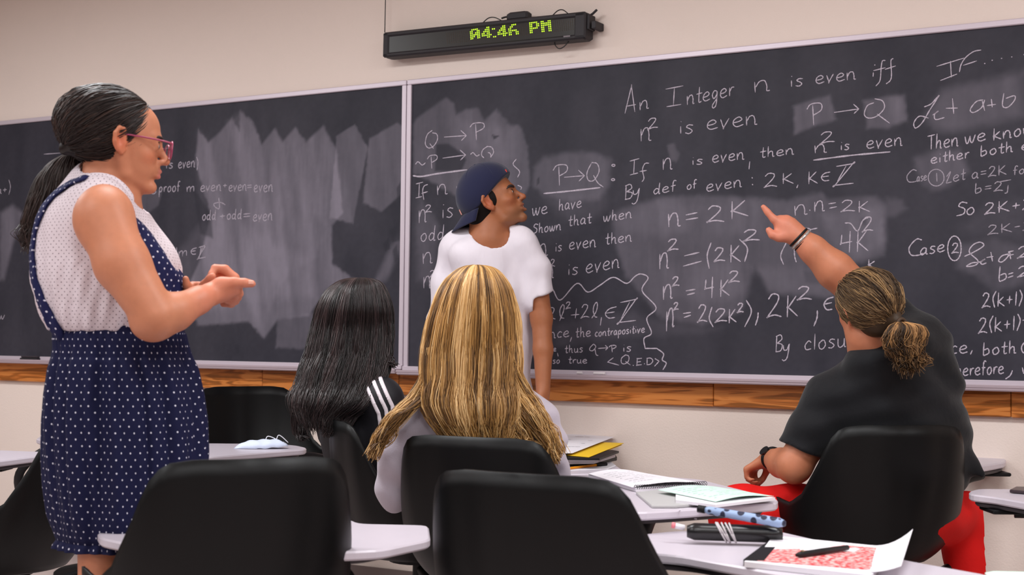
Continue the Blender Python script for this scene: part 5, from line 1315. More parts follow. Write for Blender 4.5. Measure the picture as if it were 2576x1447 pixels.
def build_woman():
    Z0 = 3.33; px = Z0 / FPX
    A = lambda x, y, dz=0.0: at(x, y, Z0 + dz)
    base = at(262, 900, Z0); base[2] = 0
    root = empty('person', base); tag(root, 'standing woman in profile with pink glasses, dark ponytail, dotted blouse and navy polka dot dress', 'person')
    H = Head(A(301, 362), 22, -5, 0, .965)
    skin = lin((193, 125, 93)); 
    # ---- body
    x0, x1 = at(60, 700, Z0)[0], at(700, 700, Z0)[0]
    F = Field(axis_of([(x0, x1, .0032)]), axis_of([(Z0 - .33, Z0 + .30, .0034)]), axis_of([(0, .95, .012), (.95, 1.75, .0030)]))
    H.sculpt(F, jaw=.98, full=.5, nose=1.0)
    # neck
    F.cone(A(264, 425), A(258, 520), .050, .062, .03); F.cone(A(272, 470), A(282, 505), .042, .052, .03)
    F.cone(A(215, 535, .08), A(262, 545, -.10), .05, .05, .04)
    # torso core under the cloth
    ax = frame_of(20)
    F.ell(A(245, 605), (.13, .115, .12), ax, .05); F.ell(A(275, 720), (.13, .135, .14), ax, .05); F.ell(A(300, 830), (.12, .11, .12), ax, .05); F.ell(A(310, 960), (.14, .12, .14), ax, .05)
    # legs and feet
    for dz, x, s in ((-.065, 252, 1), (.075, 330, 1)):
        hip = A(x + 20, 1000, dz); kn = A(x + 8, 1330, dz); an = A(x - 12, 1905, dz)
        kn[2] = .48; an[2] = .09
        F.cone(hip, kn, .072, .052, .03); F.cone(kn, kn * .62 + an * .38 + np.array([-.01, 0, 0]), .050, .055, .02); F.cone(kn * .62 + an * .38 + np.array([-.01, 0, 0]), an, .055, .034, .02)
        F.cone(an + np.array([0, 0, -.045]), an + np.array([.12, .04, -.062]), .034, .022, .03)
    # near (right) arm
    sh = A(262, 552, -.185); el = A(390, 796, -.235); wr = A(532, 740, -.115)
    F.ell(A(262, 550, -.165), np.array([66, 72, 82]) * px, None, .03)
    F.chain([sh, A(308, 665, -.215), el], [.060, .058, .046], .03, kj=.02)
    F.ell(A(382, 815, -.222), np.array([47, 44, 36]) * px, None, .02)
    F.chain([A(386, 805, -.222), A(440, 785, -.20), A(500, 755, -.15), wr], [.043, .041, .030, .0235], .02, kj=.012)
    # right hand: thumb on top pointing right, fingers folded below
    zz = -.105
    F.chain([wr, A(560, 728, zz), A(588, 724, zz)], [.0235, .0255, .0195], .015, kj=.01, flat=(np.array([0, 1, .35]), 1.25))
    F.chain([A(555, 716, zz - .006), A(590, 711, zz - .012), A(616, 712, zz - .012), A(634, 714, zz - .010)], [.0150, .0122, .0104, .0088], .010)
    for i, (yk, xt) in enumerate(((727, 598), (736, 596), (745, 592), (752, 584))):
        dz = zz + .010 + .012 * i
        F.chain([A(556, yk - 4, dz), A(xt, yk, dz), A(xt + 4 - 2 * i, yk + 12, dz + .018), A(xt - 22, yk + 13, dz + .030)], [.0125, .0105, .0095, .0080], .006)
    # left arm and hand beyond, palm up
    sl = A(300, 560, .17); ell = A(392, 770, .22); wl = A(462, 738, .07)
    F.chain([sl, A(340, 660, .21), ell], [.06, .055, .044], .03, kj=.02); F.chain([ell, wl], [.042, .026], .02)
    zl_ = .0
    F.chain([wl, A(497, 735, .02), A(524, 727, zl_)], [.025, .027, .022], .015, kj=.01, flat=(np.array([.2, .6, 1]), 1.3))
    # thumb of the left hand resting on the right wrist
    F.chain([A(500, 735, -.03), A(514, 716, -.045), A(529, 700, -.055), A(535, 695, -.058)], [.0125, .0102, .0095, .0085], .008)
    # index and middle arching up and over
    F.chain([A(528, 722, .005), A(568, 722, .0), A(590, 700, -.005), A(566, 678, -.008), A(540, 674, -.008)], [.013, .0125, .0118, .0110, .0092], .008)
    F.chain([A(525, 728, .025), A(575, 725, .022), A(592, 706, .018), A(572, 690, .014), A(548, 690, .012)], [.0125, .0118, .0110, .0100, .0088], .008)
    F.chain([A(540, 676, -.010), A(532, 690, -.02), A(533, 700, -.03)], [.0088, .0082, .0074], .003)
    # ring and little finger at the left: one upright, one lying
    F.chain([A(492, 738, -.005), A(478, 732, -.02), A(470, 716, -.03), A(467, 702, -.034)], [.0115, .0098, .0090, .0078], .006)
    F.chain([A(470, 728, .0), A(485, 719, -.01), A(503, 717, -.02)], [.0105, .0098, .0086], .006)
    F.chain([A(468, 742, .02), A(458, 722, .01), A(456, 706, .005)], [.0110, .0095, .0080], .006)
    P, Fq = F.mesh(2)
    C = skin_cols(P, skin, H, lips=lin((205, 110, 104)))
    # warmer hands
    uvz = np.array([0]); 
    hx = (P @ CAM_X) / ((P - EYEP) @ CAM_F) * FPX + CX
    w = np.clip((hx - 470) / 60, 0, 1)[:, None] * (P[:, 2] < 1.3)[:, None] * .5; C = C * (1 - w) + np.array(lin((214, 128, 104))) * w
    mesh_np('body', P, Fq, M_skin, root, colr=C)
    eyes_brows(H, root)
    mb = MB(); mb.box(A(631, 710.5, zz - .0195), (.0120, .0028, .0085), None, .0025); mb.build('thumbnail', mat('nail', lin((240, 178, 158)), .3), root)
    # ---- blouse
    xs, ys, zs = axis_of([(x0, at(520, 700, Z0)[0], .0042)]), axis_of([(Z0 - .30, Z0 + .30, .0045)]), axis_of([(.98, 1.50, .0040)])
    B = Field(xs, ys, zs)
    B.ell(A(232, 560), (.175, .100, .095), ax, .03)
    B.ell(A(248, 617, .0), (.146, .142, .125), ax, .05)
    B.ell(A(270, 705, .0), (.158, .166, .12), ax, .05)
    B.ell(A(282, 790, .0), (.150, .148, .10), ax, .05)
    B.ell(A(325, 668, 0), (.122, .105, .080), ax, .04)
    B.cone(A(248, 472, .02), A(262, 510, 0), .064, .066, .04)
    B.cone(A(250, 505, -.10), A(270, 540, -.15), .055, .055, .04); B.cone(A(240, 510, .14), A(250, 540, .17), .055, .055, .04)
    # folds
    def fold(X, Y, Z): return None
    Xg, Yg, Zg = B.ax[0][:, None, None], B.ax[1][None, :, None], B.ax[2][None, None, :]
    an = np.arctan2(Yg - Z0, Xg - A(262, 620)[0]); env = np.clip((1.42 - Zg) / .3, 0, 1)
    B.v += (.0036 * np.sin(an * 17 + Zg * 22) * env + .0022 * np.sin(an * 31 - Zg * 45 + 1) * env * (Zg < 1.25) ).astype(np.float32)
    body_full = B.copy()
    # arm openings and neck opening
    B.cone(A(268, 545, -.18), A(318, 690, -.27), .066, .074, .0, 'sub'); B.ell(A(262, 560, -.235), np.array([68, 60, 104]) * px, None, 0, 'sub')
    B.cone(A(262, 560, .20), A(330, 690, .28), .078, .085, .0, 'sub')
    B.cone(A(300, 430), A(316, 492), .062, .066, .0, 'sub'); B.cone(A(270, 420), A(265, 455), .058, .056, .0, 'sub')
    B.plane(A(300, 835), (0, 0, -1))
    P, Fq = B.mesh(2)
    mesh_np('blouse', P, Fq, M_blouse, root, uv=torso_uv(P, A(272, 700)))
    # collar
    Cc = body_full.copy(); Cc.v -= .006
    nk = Field(xs, ys, zs); nk.cone(A(236, 452, 0), A(320, 505, .0), .088, .088, 0); Cc.v = np.maximum(Cc.v, nk.v)
    Cc.cone(A(300, 430), A(318, 490), .064, .068, .0, 'sub'); Cc.cone(A(270, 420), A(262, 455), .060, .058, .0, 'sub')
    Cc.plane(A(330, 492), ax[1], 0)
    P, Fq = Cc.mesh(1); mesh_np('collar', P, Fq, M_blouse, root, uv=torso_uv(P, A(272, 700)))
    # ---- straps, bib (the dress top) laid over the blouse
    def over(mask, off, name, material):
        S_ = body_full.copy(); S_.v = np.maximum(S_.v - off, mask.v); P, Fq = S_.mesh(1)
        return mesh_np(name, P, Fq, material, root, uv=torso_uv(P, A(272, 700)))
    mk = Field(xs, ys, zs)
    mk.band([A(140, 520), A(112, 590), A(108, 640), A(122, 710), A(140, 760), A(180, 840)], [.010, .011, .012, .013, .015, .017], Z0 - .30, Z0 + .30)
    mk.band([A(250, 462, 0), A(205, 468), A(165, 492), A(140, 520), A(122, 560)], [.009, .011, .012, .012, .012], Z0 - .30, Z0 + .12)
    over(mk, .0075, 'strap', M_dress2)
    mk = Field(xs, ys, zs)
    mk.band([A(362, 562), A(385, 605), A(408, 650), A(428, 700), A(436, 760), A(430, 840)], [.009, .017, .023, .028, .036, .055], Z0 - .3, Z0 + .02)
    mk.band([A(425, 690), A(446, 740), A(440, 840)], [.014, .030, .055], Z0 - .3, Z0 + .3)
    bb = over(mk, .010, 'bib', M_dress2)
    # ---- skirt: gathered cloth
    prof = [(806, 150, 452), (822, 147, 455), (845, 143, 462), (880, 140, 474), (930, 128, 492), (990, 119, 506), (1060, 115, 515), (1140, 117, 520), (1220, 124, 518), (1290, 134, 508), (1340, 146, 488), (1352, 150, 474), (1362, 143, 480), (1373, 140, 484)]
    ny, na = 120, 260; Q = np.array(prof, float); yy = np.interp(np.linspace(0, 1, ny), np.linspace(0, 1, len(Q)), Q[:, 0])
    L_ = np.interp(yy, Q[:, 0], Q[:, 1]); R_ = np.interp(yy, Q[:, 0], Q[:, 2])
    V = []; UV = []
    f2 = np.array([math.cos(math.radians(12)), math.sin(math.radians(12)), 0]); r2 = np.array([f2[1], -f2[0], 0])
    for i in range(ny):
        c = A((L_[i] + R_[i]) / 2, yy[i]); wx = (R_[i] - L_[i]) / 2 * px * (.955 if yy[i] > 900 else 1 - .045 * max(0, (yy[i] - 845) / 55)); wd = wx * (.96 if yy[i] > 900 else .92)
        t = (yy[i] - 806) / 567
        g = smooth01((yy[i] - 845) / 90.) * (1 - .45 * smooth01((yy[i] - 1280) / 70.))
        for j in range(na):
            a = 2 * PI * j / na
            fold = g * (.066 * math.sin(a * 9 + .6 * math.sin(t * 5) + .5) * abs(math.sin(a * 2.3 + .4)) + .034 * math.sin(a * 23 + 2 * t) * (1.1 - .7 * t) + .010 * math.sin(a * 41 + 3)) + .012 * (1 - g) * math.sin(a * 60) * (yy[i] > 838)
            if yy[i] > 1345: fold += .035 * math.sin(a * 26 + 1.0) * (yy[i] - 1345) / 28
            w = 1 + fold
            p = c + f2 * math.cos(a) * wx * w + r2 * math.sin(a) * wd * w
            V.append(p); UV.append((a * .27 + .0, p[2]))
    I = np.arange(ny * na).reshape(ny, na); J = np.roll(I, -1, 1)
    Fq = np.stack([I[:-1], I[1:], J[1:], J[:-1]], -1).reshape(-1, 4)
    # duplicate seam is ignored: u wraps at the hidden far side
    sk = mesh_np('skirt', np.array(V), Fq, M_dress, root, uv=np.array(UV))
    md = sk.modifiers.new('t', 'SOLIDIFY'); md.thickness = .003; md.offset = -1
    # waistband piping
    mb = MB()
    for yv, rr in ((808, .0035), (846, .0025)):
        i = int(np.argmin(abs(yy - yv))); ring = [V[i * na + j] for j in range(0, na, 5)]; mb.tube(ring + ring[:1], rr, 6, False)
    mb.build('waistband', M_dress, root, smooth=True)
    # ---- glasses
    M_gl = mat('pink_frame', lin((176, 70, 104)), .25, spec=.6, trans=.25); M_len = mat('lens', (1, .96, .97), .03, trans=1.0, alpha=.22)
    gl = empty('glasses', H.p(0, .11, 0)); gl.parent = root; gl.matrix_parent_inverse = world_matrix(root).inverted()
    mb = MB()
    for x in (-1, 1):
        ring = []
        for a in np.linspace(0, 2 * PI, 25):
            ex, ez = math.cos(a), math.sin(a); sx = abs(ex) ** .75 * math.copysign(1, ex); sz_ = abs(ez) ** .75 * math.copysign(1, ez)
            ring.append(H.p(x * .034 + sx * .0265, .1185 - .10 * abs(x * .034 + sx * .0265) ** 1.35, -.004 + sz_ * .0215))
        mb.tube(ring, .0021, 8, False)
    mb.tube(spline([H.p(-.008, .1175, .006), H.p(0, .1205, .009), H.p(.008, .1175, .006)], 4), .0022, 8)
    mb.build('frame', M_gl, gl, smooth=True)
    for x in (-1, 1):
        mb = MB(); mb.tube(spline([H.p(x * .0605, .113, .011), H.p(x * .069, .085, .013), H.p(x * .076, .03, .014), H.p(x * .079, -.004, .012), H.p(x * .078, -.024, -.006)], 5), .0022, 8); mb.build('temple', M_gl, gl, smooth=True)
        c = H.p(x * .034, .1165, -.004); ring = [H.p(x * .034 + math.cos(a) * .025, .1165 - .10 * abs(x * .034 + math.cos(a) * .025) ** 1.35, -.004 + math.sin(a) * .020) for a in np.linspace(0, 2 * PI, 20, endpoint=False)]
        mb = MB(); mb.add(ring + [H.p(x * .034, .1165 - .10 * .034 ** 1.35 + .001, -.004)], [(i, (i + 1) % 20, 20) for i in range(20)]); mb.build('lens', M_len, gl)
    # ---- hair
    M_h = hair_mat('dark_brown_hair', lin((42, 30, 28)), .42, .4)
    HF = Field(axis_of([(at(130, 300, Z0)[0], at(410, 300, Z0)[0], .0035)]), axis_of([(Z0 - .14, Z0 + .16, .004)]), axis_of([(1.38, 1.74, .0035)]))
    hc, hr = (0, -.036, .040), (.084, .118, .097)
    HF.ell(H.p(*hc), np.array(hr) * H.s * .955, H.M, 0)
    HF.cone(H.p(0, -.09, -.01), H.p(0, -.122, -.030), .045, .016, .02)
    # hairline: everything in front of and below the line forehead - ear - nape is cut away
    n = H.M[1] * .70 - H.M[2] * .72
    HF.plane(H.p(0, .070, .078), n, .006)
    P, Fq = HF.mesh(3); cc = np.tile(np.array(lin((26, 18, 17))), (len(P), 1)); mesh_np('hair', P, Fq, M_h, root, colr=cc)
    tie = (0, -.142, -.036)
    st = []
    rg = np.random.default_rng(5)
    for i in range(3200):
        a = rg.uniform(-PI * .98, PI * .98); u = rg.uniform(0, 1)
        # start points on the hairline plane or inside the cap
        x = math.sin(a) * .086; yz = (1 - math.cos(a)) / 2
        if rg.random() < .35:
            y = .078 - 1.05 * (1 - math.cos(a * .5)) * .11; z = .092 - (.078 - y) * .95
            if y < .035: continue
            st.append((x * .9, y, z))
        else: st.append((x * rg.uniform(.1, 1), rg.uniform(-.13, .075), rg.uniform(.02, .13)))
    PT = ell_strands(H, hc, hr, st, tie, 18, .985, 6, .0035)
    cl = np.array(lin((46, 33, 30))) * rg.uniform(.4, 1.2, (len(PT), 1)) + np.array(lin((88, 62, 50))) * (rg.random((len(PT), 1)) < .12) * .4
    o = strands('hair_locks', PT, .0011, cl, M_h, root); o['kind'] = 'stuff'
    # ponytail
    ct = [(186, 383, 16), (166, 402, 36), (150, 440, 52), (138, 500, 61), (120, 550, 54), (106, 590, 36), (104, 614, 12)]
    secs = [(A(x, y, .03), np.array([w * px * .98, 0, w * px * .25]), np.array([0, w * px * .85, 0])) for x, y, w in ct]
    loft_mesh('ponytail', secs, M_h, root, lin((30, 22, 22)), 30, 30, .9)
    PS = loft_strands(secs, 1500, 24, (0, 2 * PI), 31, (.86, 1.12), .012, 30)
    cl = np.array(lin((50, 37, 33))) * rg.uniform(.5, 1.7, (len(PS), 1)); o = strands('ponytail_locks', PS, .0009, cl, M_h, root); o['kind'] = 'stuff'
    mb = MB(); c = A(184, 386, .03); mb.tube([c + .022 * np.array([-.5 * math.cos(a), math.sin(a), .85 * math.cos(a)]) for a in np.linspace(0, 2 * PI, 16)], .006, 8, False); mb.build('hair_tie', mat('tie', lin((16, 14, 16)), .7), root, smooth=True)
    # shoes
    for dz, x in ((-.085, 250), (.085, 318)):
        a = A(x, 1905, dz); a[2] = .0; mb = MB(); mb.prism([(a[0] - .045, a[1] - .035), (a[0] + .06, a[1] - .045), (a[0] + .17, a[1] - .01), (a[0] + .19, a[1] + .05), (a[0] + .15, a[1] + .085), (a[0] + .05, a[1] + .06), (a[0] - .045, a[1] + .03)], 0, .05, None, .012); mb.build('shoe', M_black, root)
build_woman()
# ================================================================== the young man in the white T-shirt
def build_young_man():
    Z0 = 5.40; px = Z0 / FPX
    A = lambda x, y, dz=0.0: at(x, y, Z0 + dz)
    base = at(1235, 900, Z0); base[2] = 0
    root = empty('person', base); tag(root, 'young man in white T-shirt and backwards navy cap standing before the chalkboard', 'person')
    H = Head(A(1240, 512), -8, 26, 0, 1.02)
    skin = lin((160, 98, 64))
    ax = frame_of(-72)
    xa, xb = at(1060, 700, Z0)[0], at(1400, 700, Z0)[0]
    F = Field(axis_of([(xa - .02, xb + .02, .0036)]), axis_of([(Z0 - .22, Z0 + .22, .0040)]), axis_of([(0, .95, .012), (.95, 1.45, .0045), (1.45, 1.80, .0030)]))
    H.sculpt(F, jaw=1.06, smile=1.0, nose=1.0, male=True, full=.6)
    F.cone(A(1218, 545, .01), A(1222, 605, 0), .056, .062, .03); F.cone(A(1240, 552, -.01), A(1232, 600, -.02), .050, .056, .03)
    F.cone(A(1175, 618, .04), A(1296, 612, -.01), .044, .044, .04)
    F.ell(A(1236, 690), (.140, .085, .13), ax, .05); F.ell(A(1228, 820), (.15, .10, .18), ax, .05); F.ell(A(1228, 940), (.14, .095, .13), ax, .05)
    # arms hang
    sr = A(1318, 622, -.03); sl = A(1145, 640, .06)
    er = A(1362, 800, -.05); wr = A(1366, 985, -.12)
    F.chain([sr, A(1346, 700, -.04), er], [.046, .045, .040], .03, kj=.02); F.chain([er, A(1366, 880, -.08), wr], [.038, .036, .026], .02, kj=.015)
    hand(F, wr, (0.0, -.15, -1), (-1, .3, 0), .185, ((15, 20, 10),) * 4, ((.8, .5, .3), (.9, .2, .3), (1, .1, .2)), 1.0, mir=-1)
    el = A(1112, 800, .06); wl = A(1112, 980, -.02)
    F.chain([sl, A(1128, 720, .07), el], [.045, .044, .036], .03, kj=.02); F.chain([el, wl], [.037, .026], .02)
    hand(F, wl, (0.0, -.15, -1), (1, .3, 0), .185, ((15, 20, 10),) * 4, ((.8, .5, .3), (.9, .2, .3), (1, .1, .2)), 1.0, mir=1)
    for x, dz in ((1180, .02), (1276, -.02)):
        an = A(x, 1500, dz); an[2] = .08; kn = A(x, 1200, dz); kn[2] = .50; hp = A(x, 1000, dz)
        F.cone(hp, kn, .08, .055, .03); F.cone(kn, an, .05, .035, .02); F.cone(an + np.array([0, 0, -.04]), an + np.array([.02, -.14, -.05]), .034, .024, .02)
    P, Fq = F.mesh(2)
    C = skin_cols(P, skin, H, lips=lin((168, 92, 76)), flush=(1.10, .84, .80), stubble=np.array(lin((128, 92, 66))))
    mesh_np('body', P, Fq, M_skin, root, colr=C)
    eyes_brows(H, root, True)
    # teeth in the open smile
    mb = MB(); mb.tube(spline([H.p(-.019, .0850, -.0590), H.p(0, .0945, -.0605), H.p(.019, .0850, -.0590)], 6), .0042, 8); mb.build('teeth', mat('teeth', lin((232, 222, 208)), .25), root, smooth=True)
    # T-shirt
    M_tee = mat('white_cotton', lin((222, 214, 222)), .85, spec=.2, bump=(9, .5, .02, (1.0, 1.0, .55)))
    B = Field(axis_of([(xa - .02, xb + .03, .0045)]), axis_of([(Z0 - .22, Z0 + .24, .0048)]), axis_of([(.80, 1.36, .0055), (1.36, 1.55, .0028)]))
    B.cone(A(1160, 608, .05), A(1308, 602, -.01), .058, .054, .04)
    B.ell(A(1236, 650), (.165, .105, .10), ax, .04); B.ell(A(1238, 740), (.168, .120, .16), ax, .05)
    B.ell(A(1232, 860), (.170, .122, .17), ax, .05); B.cone(A(1230, 940), A(1228, 1040), .166, .186, .05, flat=(ax[1], 1.2))
    B.chain([A(1318, 622, -.03), A(1347, 680, -.04), A(1362, 760, -.05)], [.054, .054, .056], .04, kj=.02)
    B.chain([A(1142, 640, .06), A(1128, 710, .07), A(1118, 800, .07)], [.062, .063, .065], .04, kj=.02)
    # sleeve hems
    def cut(p0, d):
        p0 = np.asarray(p0); d = np.asarray(d) / np.linalg.norm(d)
        lo = p0 - .13; hi = p0 + .13
        B.comb(lo, hi, lambda X, Y, Z: np.maximum(-((X - p0[0]) * d[0] + (Y - p0[1]) * d[1] + (Z - p0[2]) * d[2]), np.sqrt((X - p0[0] - d[0] * .06) ** 2 + (Y - p0[1] - d[1] * .06) ** 2 + (Z - p0[2] - d[2] * .06) ** 2) - .118), 0, 'sub')
    # only the part outside the torso is cut: centres lie outward of the arm
    cut(A(1400, 730, -.05), np.array([.42, 0, -1])); cut(A(1062, 800, .07), np.array([-.30, 0, -1]))
    Xg, Yg, Zg = B.ax[0][:, None, None], B.ax[1][None, :, None], B.ax[2][None, None, :]
    x0 = A(1228, 700)[0]; env = np.clip((1.42 - Zg) / .25, 0, 1)
    B.v += (.0060 * np.sin((Xg - x0) * 62 + (Zg - 1.1) * 9 + 1.5 * np.sin(Zg * 11)) * env + .0042 * np.sin((Xg - x0) * 21 + (Zg - 1.2) * 33) + .0022 * np.sin((Xg - x0) * 105 + 3 * np.sin(Zg * 7)) * env).astype(np.float32)
    B.cone(A(1225, 520, 0), A(1236, 590, -.045), .066, .070, 0, 'sub')
    B.plane(A(1228, 1025), (0, 0, -1))
    P, Fq = B.mesh(4); mesh_np('t_shirt', P, Fq, M_tee, root)
    # collar rib
    c = A(1228, 578, -.01); ring = []
    # jeans
    M_jean = mat('dark_jeans', lin((40, 46, 66)), .85)
    J = Field(axis_of([(xa, xb, .01)]), axis_of([(Z0 - .2, Z0 + .2, .01)]), axis_of([(.07, .90, .01)]))
    J.ell(A(1228, 1010), (.150, .105, .12), ax, .05)
    for x, dz in ((1180, .02), (1276, -.02)):
        an = A(x, 1500, dz); an[2] = .09; kn = A(x, 1200, dz); kn[2] = .50; J.cone(A(x, 1040, dz), kn, .085, .075, .04); J.cone(kn, an, .075, .06, .03)
    J.plane((0, 0, .09), (0, 0, -1)); P, Fq = J.mesh(1); mesh_np('jeans', P, Fq, M_jean, root)
    for x, dz in ((1180, .02), (1276, -.02)):
        a = A(x, 1500, dz); mb = MB(); mb.prism([(a[0] - .045, a[1] + .05), (a[0] - .05, a[1] - .1), (a[0] - .02, a[1] - .2), (a[0] + .03, a[1] - .21), (a[0] + .06, a[1] - .1), (a[0] + .05, a[1] + .05)], 0, .06, None, .014); mb.build('shoe', M_black, root)
    # hair under the cap
    M_h = hair_mat('black_hair', lin((30, 22, 20)), .7, .15)
    HF = Field(axis_of([(at(1130, 500, Z0)[0], at(1330, 500, Z0)[0], .003)]), axis_of([(Z0 - .13, Z0 + .15, .0035)]), axis_of([(1.42, 1.76, .003)]))
    HF.ell(H.p(0, -.022, .022), np.array((.0825, .098, .092)) * H.s, H.M, 0); HF.ell(H.p(0, -.060, -.040), np.array((.060, .048, .055)) * H.s, H.M, .02)
    HF.plane(H.p(0, .040, .0), H.M[1] - H.M[2] * .25, .003); HF.plane(H.p(0, 0, -.030), -H.M[2] + H.M[1] * .75, .003)
    P, Fq = HF.mesh(2); mesh_np('hair', P, Fq, M_h, root, colr=np.tile(np.array(lin((20, 15, 14))), (len(P), 1)))
    # cap
    M_cap = mat('navy_wool', lin((34, 36, 62)), .9, spec=.15, sheen=.2, bump=(500, .25, .0008))
    cap = empty('cap', H.p(0, 0, .08)); cap.parent = root; cap.matrix_parent_inverse = world_matrix(root).inverted(); cap['label'] = 'navy baseball cap worn backwards with small red mark'
    CF = Field(axis_of([(at(1120, 500, Z0)[0], at(1340, 500, Z0)[0], .003)]), axis_of([(Z0 - .15, Z0 + .17, .0035)]), axis_of([(1.45, 1.82, .003)]))
    CF.ell(H.p(0, .000, .064), np.array((.090, .108, .094)) * H.s, H.M, 0); CF.ell(H.p(0, -.038, .035), np.array((.087, .086, .080)) * H.s, H.M, .03)
    CF.plane(H.p(0, 0, .022), -H.M[2] + H.M[1] * .50, .003); CF.plane(H.p(0, 0, .006), -H.M[2] + H.M[1] * .13, .003)
    P, Fq = CF.mesh(2); mesh_np('crown', P, Fq, M_cap, cap)
    # brim: curved plate pointing back and down
    V = []; nu, nv = 20, 10
    for i in range(nu + 1):
        for j in range(nv + 1):
            u = i / nu * 2 - 1; v = j / nv
            x = u * .082 * (1 - .10 * v); y = -.046 - (1 - u * u) * .076 - v * (.030 + .032 * (1 - u * u)); z = .004 - v * .036 - .008 * u * u
            V.append(H.p(x, y, z))
    I = np.arange((nu + 1) * (nv + 1)).reshape(nu + 1, nv + 1); Fq = np.stack([I[:-1, :-1], I[1:, :-1], I[1:, 1:], I[:-1, 1:]], -1).reshape(-1, 4)
    o = mesh_np('brim', np.array(V), Fq, M_cap, cap); o.modifiers.new('t', 'SOLIDIFY').thickness = .004
    mb = MB(); mb.tube([H.p(0, .0, .156), H.p(0, .0, .161)], [.007, .004], 10); mb.build('top_button', M_cap, cap)
    mb = MB()
    for k in range(6):
        a = PI / 6 + k * PI / 3; pts = [H.p(.0902 * math.cos(a) * math.sin(t), .1083 * math.sin(a) * math.sin(t), .064 + .0942 * math.cos(t)) for t in np.linspace(.05, 1.35, 12)]
        mb.tube(pts, .0009, 5)
    mb.build('seam', M_cap, cap)
    mb = MB(); c = H.p(.030, .0985, .082); mb.box(c, (.010, .004, .012), H.M.T, .001); mb.build('red_mark', mat('red_mark', lin((226, 60, 48)), .6), cap)
    mb = MB(); c = H.p(.035, -.119, .018); mb.box(c, (.006, .004, .022), H.M.T, .001); mb.build('snap_strap', mat('strap_pink', lin((214, 150, 140)), .6), cap)
build_young_man()
# ================================================================== seated figures
def seat_centre(ch): return np.array(ch.location[:2] + (0,)) if False else np.array([ch.location[0], ch.location[1], 0.0])
def seated_legs(F, p, az, width=.095, r=(.085, .06, .05, .035), bare=False):
    f = np.array([math.cos(math.radians(az)), math.sin(math.radians(az)), 0]); rt = np.array([f[1], -f[0], 0]); out = []
    for s in (-1, 1):
        hip = p + rt * s * width + f * -.04 + np.array([0, 0, .52]); kn = p + rt * s * (width + .03) + f * .36 + np.array([0, 0, .50]); an = p + rt * s * (width + .02) + f * .34 + np.array([0, 0, .09])
        F.cone(hip, kn, r[0], r[1], .03); F.cone(kn, an, r[2], r[3], .03)
        out.append((an, f, rt))
    return out
def shoes(lst, root, material):
    for an, f, rt in lst:
        a = np.array([an[0], an[1], 0]); pl = [(-.05, -.03), (.06, -.045), (.17, -.03), (.19, 0), (.17, .03), (.06, .045), (-.05, .03)]
        mb = MB(); mb.prism([tuple((a + f * x + rt * y)[:2]) for x, y in pl], 0, .055, None, .012); mb.build('shoe', material, root)
def streak_cols(phi, seed, tones, freq=14, jitter=.14):
    r = np.random.default_rng(seed); n = vnoise(phi * freq / 2 + 40, np.full(phi.shape, .5), seed); n = np.clip((n - .15) / .7 + r.normal(size=n.shape) * jitter, 0, .999)
    t = np.array([lin(c) for c in tones]); x = n * (len(t) - 1); i = x.astype(int); f = (x - i)[:, None]
    return t[i] * (1 - f) + t[np.minimum(i + 1, len(t) - 1)] * f
def sections(A, px, rows, dy, dep):
    """rows: (pixel y, left x, right x[, depth half, depth shift])"""
    out = []
    for rw in rows:
        y, l, r = rw[:3]; d = rw[3] if len(rw) > 3 else dep; s = rw[4] if len(rw) > 4 else dy
        out.append((A((l + r) / 2, y, s), CAM_X * (r - l) / 2 * px, np.array([0, d, 0.])))
    return out

